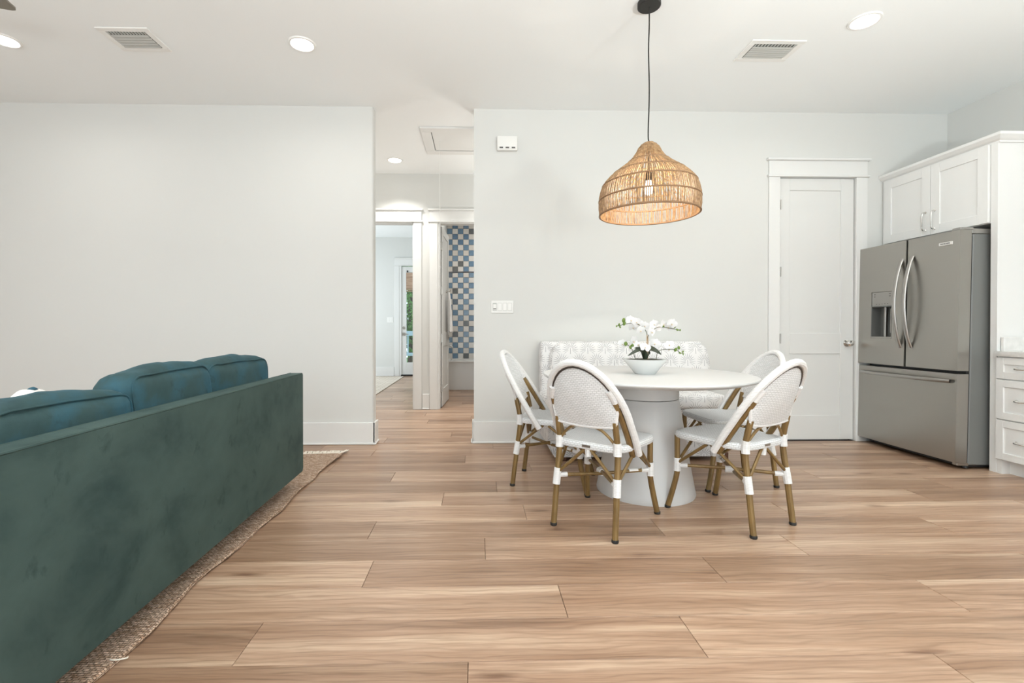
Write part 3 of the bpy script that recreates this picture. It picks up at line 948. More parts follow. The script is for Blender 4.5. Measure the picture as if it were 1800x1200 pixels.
uc = empty('overhead_cabinet', (0, 0, 0), label='white two-door shaker cabinet with crown moulding above the refrigerator', cat='cabinet')
MB().box(CX, 4.385, 3.392, 4.316, 1.825, 2.405, 0.001).build('body', CABP, uc)
dd = shaker_front('door', 3.396, 3.838, 1.828, 2.40, uc, 0.075); pull(dd, (CX - 0.020, 3.800, 1.945), 'z', 0.15)
dd = shaker_front('door', 3.842, 4.290, 1.828, 2.40, uc, 0.075); pull(dd, (CX - 0.020, 3.880, 1.945), 'z', 0.15)
MB().box(CX - 0.002, CX + 0.02, 4.291, 4.318, 1.825, 2.405).build('filler_strip', CABP, uc)
cp = [(CX - 0.004, 2.400), (CX - 0.004, 2.412), (CX - 0.022, 2.420), (CX - 0.046, 2.442), (CX - 0.046, 2.462), (CX + 0.03, 2.462), (CX + 0.03, 2.400)]
mb = MB(); A_ = []
for (px_, pz_) in cp:
    o_ = CX - px_
    A_.append([mb.bm.verts.new(q) for q in ((px_, 4.318, pz_), (px_, 3.338 - o_, pz_), (4.385, 3.338 - o_, pz_))])
for k in range(len(cp)):
    P0, P1 = A_[k], A_[(k + 1) % len(cp)]
    for q in (0, 1): mb.bm.faces.new((P0[q], P0[q + 1], P1[q + 1], P1[q]))
mb.bm.faces.new([p[0] for p in A_]); mb.bm.faces.new([p[2] for p in reversed(A_)])
mb.build('crown', CABP, uc, False)

ep = empty('end_panel', (0, 0, 0), label='tall white end panel between the refrigerator and the worktop', cat='panel')
MB().box(CX, 4.385, 3.345, 3.388, 0.0, 2.40, 0.0015).build('side_board', CABP, ep)
MB().box(CX - 0.004, CX + 0.02, 3.342, 3.390, 0.0, 2.40, 0.0015).build('face_stile', CABP, ep)

bc = empty('base_cabinet', (0, 0, 0), label='white base cabinet with three shaker drawers under the worktop', cat='cabinet')
BY0, BY1 = 2.50, 3.340
mb = MB(); mb.box(CX, 4.385, BY0, BY1, 0.10, 0.848); mb.box(CX + 0.06, 4.385, BY0, BY1, 0.0, 0.10); mb.build('body', CABP, bc)
MB().box(CX - 0.001, CX + 0.07, BY1 - 0.03, BY1, 0.0, 0.848).build('corner_stile', CABP, bc)
for z0, z1 in ((0.689, 0.842), (0.399, 0.681), (0.108, 0.391)):
    dw = shaker_front('drawer', BY0 + 0.004, BY1 - 0.004, z0, z1, bc, 0.05)
    pull(dw, (CX - 0.020, 3.135, (z0 + z1) / 2), 'y', 0.13)
ct = empty('worktop', (0, 0, 0), label='pale quartz worktop on the drawer cabinet', cat='worktop')
MB().box(CX - 0.035, 4.385, 2.45, 3.338, 0.849, 0.886, 0.003, 2).build('slab', QUARTZ, ct)
MB().box(CX + 0.02, 4.385, 3.318, 3.339, 0.886, 0.986, 0.002).build('side_splash', QUARTZ, ct)
MB().box(4.364, 4.385, 2.45, 3.318, 0.886, 0.986, 0.002).build('back_splash', QUARTZ, ct)

# ------------------------------------------------------------------ dining table
TX, TY = 1.09, 3.05
tb = empty('dining_table', (TX, TY, 0), label='round white pedestal dining table between the woven chairs', cat='table')
MB().lathe([(0.60, 0.722), (0.648, 0.736), (0.657, 0.742), (0.659, 0.748), (0.656, 0.7545), (0.650, 0.756)], 96).build('tabletop', TABLEP, tb)
MB().lathe([(0.208, 0.606), (0.208, 0.722)], 64).build('apron', TABLEP, tb)
MB().lathe([(0.306, 0.0), (0.308, 0.008), (0.300, 0.045), (0.266, 0.24), (0.236, 0.42), (0.2075, 0.598), (0.205, 0.602)], 64).build('pedestal', TABLEP, tb)

# ------------------------------------------------------------------ bistro chairs
def make_chair():
    root = empty('bistro_chair', (0, 0, 0), cat='chair', group='white woven bistro chairs around the table')
    tubes = 8
    # seat: rounded trapezoid
    def outline(k, n=40, sc=1.0):
        a = 2 * PI * k / n
        c_, s_ = math.cos(a), math.sin(a)
        e = 0.42
        x = math.copysign(abs(c_) ** e, c_); y = math.copysign(abs(s_) ** e, s_)
        wy = 0.215 + 0.020 * y
        return Vector((x * wy * sc, 0.012 + y * 0.222 * sc, 0))
    N = 40
    mb = MB(); prev = None
    for sc, z in ((0.0, 0.450), (0.55, 0.451), (0.88, 0.457), (0.97, 0.459), (1.0, 0.450), (1.01, 0.434), (0.99, 0.424), (0.93, 0.424)):
        if sc == 0.0:
            ring = [mb.bm.verts.new((0, 0.012, z))]
        else:
            ring = [mb.bm.verts.new(outline(k, N, sc) + Vector((0, 0, z))) for k in range(N)]
        if prev:
            if len(prev) == 1:
                for k in range(N): mb.bm.faces.new((prev[0], ring[k], ring[(k + 1) % N]))
            else:
                for k in range(N): mb.bm.faces.new((prev[k], ring[k], ring[(k + 1) % N], prev[(k + 1) % N]))
        prev = ring
    mb.bm.faces.new(prev)
    mb.build('seat', WEAVE, root, ang=60)
    plate = MB().box(-0.024, 0.024, -0.2135, -0.2085, 0.434, 0.447, 0.001).build('name_plate', NICKEL, root)
    # hoop in a leaning plane
    def hp(s_, x):   # s along the slope
        return Vector((x, -0.055 - s_ * 0.530, 0.400 + s_ * 0.848))
    S1 = 0.20; ST = 0.568; A = 0.216
    half = [(0.0, 0.219), (0.06, 0.221), (0.13, 0.220), (S1, A)]
    for k in range(1, 11):
        a = PI / 2 * k / 10
        half.append((S1 + (ST - S1) * math.sin(a), A * math.cos(a)))
    pts = [hp(s_, x) for s_, x in half] + [hp(s_, -x) for s_, x in reversed(half[:-1])]
    nrm = Vector((0, -0.848, -0.530))   # rear side of the hoop plane
    MB().tube(pts, 0.0185, 10).build('back_hoop', WRAP, root)
    inn = []
    for s_, x in half:
        f = 1 - 0.021 / max(0.05, math.hypot(x, max(0, s_ - S1)) if s_ > S1 else 0.21)
        inn.append((S1 + (s_ - S1) * f if s_ > S1 else s_, x * f))
    ipts = [hp(s_, x) + nrm * 0.008 for s_, x in inn] + [hp(s_, -x) + nrm * 0.008 for s_, x in reversed(inn[:-1])]
    MB().tube(ipts, 0.0062, 8).build('hoop_lining', BAMBOO_D, root)
    # brown lower lengths of the hoop and their white sleeves
    for sd in (-1, 1):
        q = [hp(s_, sd * (x - 0.031)) + nrm * 0.013 for s_, x in ((-0.005, 0.221), (0.1, 0.222), (0.2, 0.217), (0.30, 0.208), (0.365, 0.199))]
        MB().tube(q, 0.0155, 10).build('hoop_rail', BAMBOO, root)
        q = [hp(s_, sd * (x - 0.031)) + nrm * 0.012 for s_, x in ((0.345, 0.203), (0.38, 0.198), (0.415, 0.186))]
        MB().tube(q, 0.0175, 10).build('binding', WRAP, root)
    # woven back panel: straight columns from the hoop down to the lower edge
    def top_at(x):
        q = min(0.999, abs(x) / (A - 0.012))
        return S1 + (ST - 0.020 - S1) * math.sqrt(1 - q * q)
    def panel(off):
        def f(u, v):
            tx = (u * 2 - 1)
            xt = 0.186 * tx; xb = 0.163 * tx
            T = hp(top_at(xt), xt); Bm = Vector((xb, -0.222, 0.560 - 0.012 * (1 - tx * tx)))
            p = T.lerp(Bm, v)
            p.y -= 0.022 * (1 - tx * tx) * math.sin(PI * min(1, v)) * 0.6
            return p + Vector((0, off, 0))
        return f
    mb = MB()
    F = mb.grid(panel(0.007), 17, 15); G = mb.grid(panel(-0.007), 17, 15)
    for i in range(16):
        for j in (0, 14):
            mb.bm.faces.new((F[i][j], F[i + 1][j], G[i + 1][j], G[i][j]))
    for j in range(14):
        for i in (0, 16):
            mb.bm.faces.new((F[i][j], F[i][j + 1], G[i][j + 1], G[i][j]))
    mb.build('backrest', WEAVE, root, ang=50)
    mb = MB()
    fb = panel(0.0)
    mb.tube([fb(0, v / 12) for v in range(2, 13)] + [fb(u / 12, 1.0) for u in range(1, 13)] + [fb(1, v / 12) for v in range(11, 1, -1)], 0.0095, 8)
    mb.build('backrest_rim', WRAP, root)
    # legs
    JR, JF = {}, {}
    for sd in (-1, 1):
        leg = MB().tube(smooth_path([(sd * 0.172, -0.246, 0.006), (sd * 0.168, -0.214, 0.265), (sd * 0.164, -0.196, 0.44), (sd * 0.160, -0.222, 0.585)], 4), 0.0158, 10).build('rear_leg', BAMBOO, root)
        MB().lathe([(0.0165, 0.0), (0.018, 0.003), (0.018, 0.012), (0.0165, 0.016)], 12, (sd * 0.172, -0.246, 0)).build('foot_cap', BLACK, leg)
        MB().tube([(sd * 0.1695, -0.222, 0.215), (sd * 0.168, -0.214, 0.265), (sd * 0.1665, -0.208, 0.300)], 0.0205, 10).build('binding', WRAP, leg)
        MB().tube([(sd * 0.1645, -0.199, 0.412), (sd * 0.164, -0.1965, 0.44), (sd * 0.1635, -0.200, 0.478)], 0.0205, 10).build('binding', WRAP, leg)
        JR[sd] = Vector((sd * 0.168, -0.214, 0.262))
        leg = MB().tube(smooth_path([(sd * 0.215, 0.248, 0.006), (sd * 0.204, 0.224, 0.10), (sd * 0.193, 0.203, 0.20), (sd * 0.191, 0.200, 0.26), (sd * 0.191, 0.200, 0.432)], 4), 0.0158, 10).build('front_leg', BAMBOO, root)
        MB().lathe([(0.0165, 0.0), (0.018, 0.003), (0.018, 0.012), (0.0165, 0.016)], 12, (sd * 0.215, 0.248, 0)).build('foot_cap', BLACK, leg)
        MB().tube([(sd * 0.192, 0.201, 0.225), (sd * 0.191, 0.200, 0.265), (sd * 0.191, 0.200, 0.300)], 0.0205, 10).build('binding', WRAP, leg)
        JF[sd] = Vector((sd * 0.191, 0.200, 0.258))
    for sd in (-1, 1):
        a, b = JR[sd], JF[-sd]
        dz = Vector((0, 0, 0.007 * sd))
        st = MB().tube([a, a.lerp(b, 0.5) + dz, b], 0.0098, 8).build('stretcher', BAMBOO, root)
        d = (b - a).normalized()
        MB().tube([a, a + d * 0.055], 0.0135, 8).build('binding', WRAP, st)
        MB().tube([b - d * 0.055, b], 0.0135, 8).build('binding', WRAP, st)
        if sd == -1:
            MB().tube([a.lerp(b, 0.76), a.lerp(b, 0.86)], 0.0106, 8).build('sticker', VENT, st)
    c0 = (JR[1] + JF[-1]) / 2; d = (JF[-1] - JR[1]).normalized()
    mb = MB().tube([c0 - d * 0.024, c0 + d * 0.024], 0.019, 10)
    mb.build('centre_binding', WRAP, root)
    # inverted-V braces under the seat
    br = [(JR[-1], (-0.012, -0.190, 0.425)), (JR[1], (0.012, -0.190, 0.425)), (JF[-1], (-0.012, 0.208, 0.425)), (JF[1], (0.012, 0.208, 0.425))]
    for sd in (-1, 1):
        br += [(JR[sd], (sd * 0.196, -0.035, 0.420)), (JF[sd], (sd * 0.200, 0.000, 0.420))]
    for a, b in br:
        a = a + Vector((0, 0, 0.012))
        MB().tube([a, Vector(b)], 0.0088, 8).build('brace', BAMBOO, root)
    MB().tube([(0, -0.186, 0.385), (0, -0.190, 0.432)], 0.0165, 8).build('rear_binding', WRAP, root)
    # small arcs between the uprights and the lower edge of the backrest
    for sd in (-1, 1):
        MB().tube(smooth_path([(sd * 0.150, -0.200, 0.470), (sd * 0.120, -0.208, 0.505), (sd * 0.088, -0.214, 0.532), (sd * 0.052, -0.220, 0.548)], 3), 0.0075, 8).build('corner_brace', BAMBOO, root)
    return root


chair = make_chair()
CHP = [(0.694, 2.590, (0.630, 0.776), 'white woven bistro chair seen from behind, in front of the orchid bowl'),
       (1.420, 2.620, (-0.456, 0.890), 'white woven bistro chair turned three-quarters, overlapping another chair, nearest the freezer drawer'),
       (1.717, 3.222, (-0.9986, -0.053), 'white woven bistro chair mostly hidden behind another chair, before the pantry door'),
       (0.520, 3.228, (0.947, -0.320), 'white woven bistro chair seen from its side, closest to the hall opening')]
for i, (x, y, f, lab) in enumerate(CHP):
    o = chair if i == 0 else copy_tree(chair)
    o.location = (x, y, 0); o.rotation_euler = (0, 0, math.atan2(f[1], f[0]) - PI / 2)
    tag(o, lab)

# ------------------------------------------------------------------ banquette bench
bn = empty('banquette_bench', (1.27, 4.0, 0), label='upholstered bench in grey palm print on white, behind the dining table', cat='bench')
bx = 0.715
poly = [(-bx + 0.05, 0.035), (bx - 0.03, 0.035), (bx, 0.10), (bx, 0.40), (-bx, 0.40), (-bx, 0.12)]
MB().prism(poly, 'y', -0.30, 0.24).build('base', PALM, bn)
MB().cushion(1.42, 0.50, 0.135, 10, 0.6, 0.06, 0.004, 1).build('seat_cushion', PALM, bn, loc=(0, -0.055, 0.462))
mb = MB().box(-bx, bx, 0.12, 0.285, 0.12, 0.935, 0.025, 3); mb.build('back_frame', PALM, bn)
mb = MB().cushion(0.57, 0.15, 0.385, 10, 0.5, 0.14, 0.010, 3)
mb.build('back_cushion', PALM, bn, loc=(-0.325, 0.095, 0.715), rot=(math.radians(-7), 0, 0))
mb = MB().cushion(0.80, 0.15, 0.385, 10, 0.5, 0.12, 0.010, 5)
mb.build('back_cushion', PALM, bn, loc=(0.312, 0.095, 0.715), rot=(math.radians(-7), 0, 0))
for x in (-bx + 0.12, bx - 0.012):
    for y in (-0.255, 0.19):
        MB().box(x - 0.03, x + 0.03, y - 0.03, y + 0.03, 0.0, 0.06 if x > 0 else 0.036, 0.004).build('foot', FOOTW, bn)

# ------------------------------------------------------------------ potted orchid
orc = empty('potted_orchid', (1.084, 3.035, 0.756), label='white orchid in a flared white bowl on the dining table', cat='plant')
MB().lathe([(0.062, 0.0), (0.066, 0.003), (0.100, 0.047), (0.140, 0.0935), (0.1405, 0.096), (0.136, 0.096), (0.128, 0.086)], 56, cap1=False).build('bowl', CERAMIC, orc)
mb = MB().lathe([(0.131, 0.088), (0.10, 0.093), (0.05, 0.096), (0.01, 0.097)], 32)
for v in mb.bm.verts: v.co.z += noise.noise(v.co * 40) * 0.004
mb.build('moss', MOSS, orc)
STM = [[(-0.061, 0, 0.090), (-0.081, -0.01, 0.145), (-0.105, -0.02, 0.175), (-0.131, -0.02, 0.195)],
       [(-0.081, -0.01, 0.145), (-0.05, -0.02, 0.172), (-0.013, -0.01, 0.171)],
       [(0.007, 0, 0.090), (0.009, 0, 0.175), (0.013, 0, 0.255), (-0.010, -0.005, 0.295), (-0.045, -0.01, 0.318), (-0.085, -0.012, 0.327), (-0.145, -0.015, 0.320), (-0.165, -0.015, 0.312), (-0.190, -0.015, 0.309)],
       [(0.012, 0.01, 0.090), (0.014, 0.008, 0.18), (0.023, 0, 0.251), (0.05, -0.008, 0.285), (0.086, -0.01, 0.302), (0.13, -0.012, 0.300), (0.166, -0.015, 0.293), (0.204, -0.015, 0.286), (0.222, -0.015, 0.283)],
       [(0.074, 0, 0.090), (0.078, -0.005, 0.131), (0.092, -0.01, 0.150), (0.116, -0.015, 0.158), (0.156, -0.015, 0.160), (0.194, -0.02, 0.157), (0.222, -0.02, 0.137), (0.242, -0.02, 0.129)]]
for s_ in STM:
    MB().tube(smooth_path(s_, 4), 0.0021, 6).build('stem', STEM, orc)
MB().tube([(0.010, -0.006, 0.088), (0.011, -0.006, 0.252)], 0.0032, 6).build('stake', STAKE, orc)
MB().tube([(0.020, 0.003, 0.088), (0.021, 0.003, 0.246)], 0.0028, 6).build('stake', STAKE, orc)


def leaf(pts, w):
    P = smooth_path(pts, 5); n = len(P)
    mb = MB()
    rows = []
    for i, p in enumerate(P):
        t_ = i / (n - 1); ww = w * (math.sin(PI * min(1, 0.16 + 0.84 * t_)) ** 0.6 if t_ < 1 else 0.02)
        d = (P[min(n - 1, i + 1)] - P[max(0, i - 1)]).normalized()
        side = d.cross(Vector((0.25, -0.75, 0.6))).normalized()
        up = side.cross(d)
        rows.append([mb.bm.verts.new(p + side * ww * k + up * abs(k) * ww * 0.35 + up * h) for k, h in ((-1, 0), (0, 0.001), (1, 0), (0.0, -0.002))])
    for a, b in zip(rows, rows[1:]):
        for k in range(4):
            mb.bm.faces.new((a[k], a[(k + 1) % 4], b[(k + 1) % 4], b[k]))
    mb.bm.faces.new(rows[0]); mb.bm.faces.new(rows[-1])
    return mb.build('leaf', LEAF, orc)


leaf([(-0.002, 0, 0.090), (-0.018, -0.01, 0.130), (-0.045, -0.03, 0.155), (-0.075, -0.05, 0.150), (-0.133, -0.06, 0.118)], 0.016)
leaf([(0.0, 0.005, 0.090), (0.004, 0.01, 0.130), (0.028, 0.01, 0.158), (0.060, -0.005, 0.150), (0.100, -0.02, 0.124)], 0.027)
leaf([(0.0, 0.01, 0.090), (-0.012, 0.02, 0.140), (-0.037, 0.03, 0.160), (-0.055, 0.05, 0.165)], 0.018)
leaf([(-0.004, -0.005, 0.088), (0.002, -0.012, 0.115), (0.004, -0.016, 0.145)], 0.014)


def blossom_mesh():
    mb = MB()
    def petal(ang, L, w, cup):
        n = 6; rows = []
        for i in range(n + 1):
            t_ = i / n; ww = w * math.sin(PI * (0.12 + 0.80 * t_)) ** 0.8
            r_ = 0.003 + L * t_
            row = []
            for k in (-1, -0.5, 0, 0.5, 1):
                x = k * ww; z = r_; y = -cup * t_ * t_ * L + abs(k) * 0.0025 * math.sin(PI * t_)
                row.append(mb.bm.verts.new((x * math.cos(ang) + z * math.sin(ang), y, -x * math.sin(ang) + z * math.cos(ang))))
            rows.append(row)
        for a, b in zip(rows, rows[1:]):
            for k in range(4): mb.bm.faces.new((a[k], a[k + 1], b[k + 1], b[k]))
    for a_, L, w, c_ in ((0, 0.026, 0.011, -0.1), (math.radians(125), 0.025, 0.010, -0.1), (math.radians(-125), 0.025, 0.010, -0.1), (math.radians(72), 0.028, 0.018, 0.12), (math.radians(-72), 0.028, 0.018, 0.12)):
        petal(a_, L, w, c_)
    return mb


BL = [(-0.103, 0.346), (-0.069, 0.336), (-0.073, 0.301), (-0.043, 0.281), (-0.001, 0.311), (0.025, 0.271), (0.039, 0.293), (0.078, 0.291), (0.066, 0.32), (0.11, 0.32), (0.15, 0.303), (0.162, 0.324), (-0.145, 0.195), (-0.091, 0.213), (-0.055, 0.191), (-0.013, 0.171), (0.07, 0.195), (0.142, 0.187), (0.156, 0.155), (-0.037, 0.322)]
b0 = None; l0 = None
rb = random.Random(3)
for i, (dx, dz) in enumerate(BL):
    y = rb.uniform(-0.045, 0.02)
    if b0 is None:
        b = b0 = blossom_mesh().build('blossom', PETAL, orc, ang=180)
        mb = MB().cushion(0.007, 0.009, 0.008, 3, 0.9, 0.1); l0 = mb.build('lip', LIP, b, loc=(0, -0.006, -0.004))
    else:
        b = share('blossom', b0, orc, (0, 0, 0))
        share('lip', l0, b, (0, -0.006, -0.004))
    b.location = (dx, y, dz); s_ = rb.uniform(0.95, 1.2); b.scale = (s_, s_, s_)
    b.rotation_euler = (rb.uniform(-0.5, 0.35), rb.uniform(-0.5, 0.5), rb.uniform(-0.8, 0.8))
BD = [(-0.145, 0.346, 1.3), (-0.141, 0.326, 1.2), (-0.174, 0.318, 0.8), (-0.19, 0.309, 0.6), (-0.168, 0.303, 0.7), (0.186, 0.307, 1.1), (0.204, 0.285, 0.8), (0.222, 0.283, 0.6),
      (-0.131, 0.195, 1.3), (-0.091, 0.187, 1.2), (-0.101, 0.173, 1.0), (0.214, 0.169, 1.0), (0.194, 0.157, 1.2), (0.222, 0.135, 0.7), (0.24, 0.143, 0.7), (0.242, 0.129, 0.6), (0.114, 0.309, 0.7), (0.037, 0.293, 0.6)]
q0 = None
for dx, dz, s_ in BD:
    if q0 is None:
        q0 = q = MB().lathe([(0.001, -0.010), (0.005, -0.006), (0.0065, 0.0), (0.005, 0.006), (0.001, 0.010)], 10).build('bud', BUD, orc)
    else:
        q = share('bud', q0, orc, (0, 0, 0))
    q.location = (dx, -0.018 if dz > 0.1 else 0, dz); q.scale = (s_ * 1.35, s_ * 1.35, s_ * 1.25)
    q.rotation_euler = (rb.uniform(-0.5, 0.5), rb.uniform(-1.0, 1.0), 0)

# ------------------------------------------------------------------ pendant lamp
pl = empty('pendant_lamp', (1.052, 2.885, 1.752), label='woven rattan dome pendant lamp hanging on a black cord over the table', cat='lamp')
PR = [(0.293, 0.0), (0.2975, 0.045), (0.297, 0.09), (0.291, 0.135), (0.276, 0.178), (0.243, 0.222), (0.196, 0.262), (0.150, 0.296), (0.110, 0.330), (0.082, 0.362), (0.066, 0.395), (0.052, 0.420), (0.030, 0.434), (0.012, 0.438)]
PRV = smooth_path([(r_, 0, z_) for r_, z_ in PR], 3)


def prof(z):
    for a, b in zip(PRV, PRV[1:]):
        if a.z <= z <= b.z + 1e-9:
            t_ = (z - a.z) / max(1e-9, b.z - a.z); return a.x + (b.x - a.x) * t_
    return PRV[-1].x


bands = [(0.0, 0.088, 170), (0.088, 0.178, 165), (0.178, 0.250, 142), (0.250, 0.320, 112), (0.320, 0.434, 66)]
mb = MB(); rr = random.Random(11)
for z0, z1, n in bands:
    for k in range(n):
        a = 2 * PI * (k + rr.uniform(-0.28, 0.28)) / n; tw = rr.uniform(-0.012, 0.012)
        pts = []
        m_ = 5
        for q in range(m_):
            z = z0 + (z1 - z0) * q / (m_ - 1); r_ = prof(z) + rr.uniform(-0.0012, 0.0012)
            aa = a + tw * q / (m_ - 1)
            pts.append((r_ * math.cos(aa), r_ * math.sin(aa), z))
        mb.tube(pts, rr.uniform(0.0026, 0.0042), 5, caps=False)
so = mb.build('shade_strands', RATTAN, pl); so['kind'] = 'stuff'
for z in (0.0, 0.088, 0.178, 0.250, 0.320):
    r_ = prof(z) + 0.001
    MB().tube([(r_ * math.cos(2 * PI * k / 64), r_ * math.sin(2 * PI * k / 64), z) for k in range(64)], 0.0052 if z else 0.0065, 6, closed=True).build('ring', RATTAN_D, pl)
MB().lathe([(0.058, 0.408), (0.050, 0.424), (0.030, 0.437), (0.008, 0.440)], 28, cap0=False).build('crown_cap', RATTAN, pl)
MB().tube(smooth_path([(0, 0, 0.44), (-0.004, 0, 0.50), (0.002, 0, 0.75), (-0.003, 0, 1.0), (0.001, 0, 1.16), (0, 0, CH - 1.752 - 0.02)], 5), 0.0042, 8).build('cord', CORD, pl)
MB().lathe([(0.064, CH - 1.752 - 0.030), (0.069, CH - 1.752 - 0.026), (0.069, CH - 1.752)], 36).build('canopy', CORD, pl)
MB().lathe([(0.012, 0.262), (0.019, 0.250), (0.019, 0.212), (0.016, 0.205)], 20).build('socket', BLACK, pl)
MB().tube([(0, 0, 0.26), (0, 0, 0.437)], 0.004, 6).build('inner_cord', CORD, pl)
MB().lathe([(0.013, 0.206), (0.016, 0.194), (0.028, 0.170), (0.031, 0.150), (0.026, 0.130), (0.012, 0.120), (0.002, 0.118)], 24).build('bulb', BULB, pl)
pd = bpy.data.lights.new('pendant_filament', 'POINT'); pd.energy = 10; pd.shadow_soft_size = 0.012; pd.color = (1.0, 0.89, 0.74)
po = bpy.data.objects.new('pendant_filament', pd); COL.objects.link(po); po.parent = pl; po.location = (0, 0, 0.152)

# ------------------------------------------------------------------ sofa
sf = empty('sofa', (-1.160, 3.164, 0), math.radians(1.0), label='long teal velvet sofa seen from behind', cat='sofa')
SL = 2.16
mb = MB().box(-0.085, 0.0, -SL, 0.0, 0.10, 0.755, 0.010, 3)
mb.build('back_panel', VELVET, sf)
e_ = 0.004
MB().tube([(-e_, -SL + e_, 0.12), (-e_, -SL + e_, 0.742), (-e_, -SL + 0.012, 0.7515), (-e_, -1.4, 0.7515), (-e_, -0.7, 0.7515), (-e_, -0.012, 0.7515), (-e_, -e_, 0.742), (-e_, -e_, 0.12)], 0.0048, 6).build('piping', VELVET, sf)
MB().tube([(-0.078, -SL + 0.01, 0.7525), (-0.078, -1.0, 0.7525), (-0.078, -0.01, 0.7525)], 0.0048, 6).build('piping', VELVET, sf)
MB().box(-0.93, -0.085, -SL + 0.01, -0.01, 0.10, 0.27, 0.015, 2).build('base', VELVET, sf)
for y0, y1 in ((-0.20, 0.0), (-SL, -SL + 0.20)):
    MB().box(-0.93, -0.085, y0, y1, 0.10, 0.60, 0.025, 3).build('arm', VELVET, sf)
for k in range(3):
    yc = -0.20 - 0.587 * (k + 0.5)
    MB().cushion(0.72, 0.578, 0.19, 8, 0.45, 0.06, 0.003, k).build('seat_cushion', VELVET_C, sf, loc=(-0.57, yc, 0.365))
# back cushions: (y of far end, y of near end, top height)
for k, (y0, y1, zt, sd) in enumerate(((-0.265, -0.875, 0.872, 1), (-0.845, -1.415, 0.872, 2), (-1.400, -1.965, 0.822, 3))):
    yc = (y0 + y1) / 2; w = abs(y1 - y0); hgt = zt - 0.43
    c_ = MB().cushion(0.185, w, hgt, 18, 0.60, 0.16, 0.017, sd).build('back_cushion', VELVET_C, sf, loc=(-0.195, yc, 0.43 + hgt / 2), rot=(0, math.radians(-6), math.radians((-2, 2, 0)[k])))
    # corded seam round the rear face
    a, b = w / 2 - 0.020, hgt / 2 - 0.020
    ring = []
    for q in range(48):
        th = 2 * PI * q / 48
        e = 0.22
        cc, ss = math.cos(th), math.sin(th)
        y = math.copysign(abs(cc) ** e, cc) * a * 1.01; z = math.copysign(abs(ss) ** e, ss) * b * 1.03
        p = Vector((0.0765, y, z))
        nn = noise.noise_vector(Vector((p.x * 6 + sd * 9, p.y * 6, p.z * 6))) * 0.7 + noise.noise_vector(Vector((p.x * 17, p.y * 17 + sd * 5, p.z * 5))) * 0.3
        ring.append(p + nn * 0.017 + Vector((0.002, y * 0.012, z * 0.03)))
    MB().tube(ring, 0.0040, 6, closed=True).build('piping', VELVET_C, c_)
for x in (-0.22, -0.86):
    for y in (-0.30, -SL + 0.30):
        MB().lathe([(0.016, 0.012), (0.024, 0.10)], 14, (x, y, 0)).build('leg', FOOTW, sf)

# white throw pillow with teal cord, its corner above the nearest back cushion
tpw = empty('throw_pillow', (-1.62, 1.71, 0.598), label='white throw pillow with teal cord edging, its corner above the sofa back', cat='pillow')
cv = MB().cushion(0.12, 0.36, 0.36, 10, 0.9, 0.22, 0.003, 4).build('cover', PILLOW_W, tpw, rot=(math.radians(41), 0.12, 0.35))
ring = []
for q in range(64):
    th = 2 * PI * q / 64; e = 0.30
    ring.append((0.0, math.copysign(abs(math.cos(th)) ** e, math.cos(th)) * 0.186, math.copysign(abs(math.sin(th)) ** e, math.sin(th)) * 0.186))
MB().tube(ring, 0.0075, 8, closed=True).build('cord_edging', TEALCORD, cv)

# ------------------------------------------------------------------ jute rug under the sofa
rg = empty('jute_rug', (0, 0, 0), label='braided natural jute rug with fringed end under the sofa', cat='rug')


def rug_pt(u, v, z):
    y = 0.55 + (3.93 - 0.55) * v
    edge = -1.140 + 0.010 * math.sin(y * 5.3) + 0.008 * math.sin(y * 11.7 + 1) + 0.006 * noise.noise(Vector((y * 9, 0, 0)))
    x = -3.3 + (edge + 3.3) * u
    lift = max(0, (x + 1.24) / 0.10) * (0.005 + 0.005 * math.sin(y * 7.1 + 0.5))
    return Vector((x, y + 0.015 * math.sin(x * 9), z + max(0, lift) + (0.002 * noise.noise(Vector((x * 12, y * 12, 0))) if z > 0.005 else 0)))


mb = MB()
def ugrid(u): return 1 - (1 - u) ** 2.5
T_ = mb.grid(lambda u, v: rug_pt(ugrid(u), v, 0.0125), 30, 150)
B_ = mb.grid(lambda u, v: rug_pt(ugrid(u), v, 0.0015), 30, 150)
for j in range(149):
    for i in (0, 29): mb.bm.faces.new((T_[i][j], T_[i][j + 1], B_[i][j + 1], B_[i][j]))
for i in range(29):
    for j in (0, 149): mb.bm.faces.new((T_[i][j], T_[i + 1][j], B_[i + 1][j], B_[i][j]))
mb.build('woven_field', JUTE, rg, ang=50)
# braided selvedge bead
MB().tube([rug_pt(1, v / 140, 0.0085) + Vector((0.001, 0, 0)) for v in range(141)], 0.007, 6).build('selvedge', JUTE, rg)
mb = MB(); rr = random.Random(5)
x = -3.2
while x < -1.135:
    L = rr.uniform(0.06, 0.10); a = rr.uniform(-0.35, 0.5)
    y = 3.925 + 0.015 * math.sin(x * 9)
    mb.tube([(x, y, 0.013), (x + L * 0.4 * math.sin(a), y + L * 0.5, 0.016 + rr.uniform(0, 0.008)), (x + L * math.sin(a), y + L, 0.008)], 0.0052, 5)
    x += rr.uniform(0.008, 0.012)
for k in range(6):
    mb.tube([(-1.15, 3.92, 0.014), (-1.13 + 0.003 * k, 3.97, 0.020), (-1.115 + 0.012 * math.sin(k * 2), 4.03 + 0.006 * k, 0.012)], 0.0048, 5)
fo = mb.build('fringe', FRINGE, rg); fo['kind'] = 'stuff'
MB().tube(smooth_path([(-1.150, 1.50, 0.014), (-1.135, 1.492, 0.018), (-1.118, 1.497, 0.016), (-1.108, 1.512, 0.010), (-1.112, 1.522, 0.006)], 4), 0.0024, 6).build('loose_thread', FRINGE, rg)

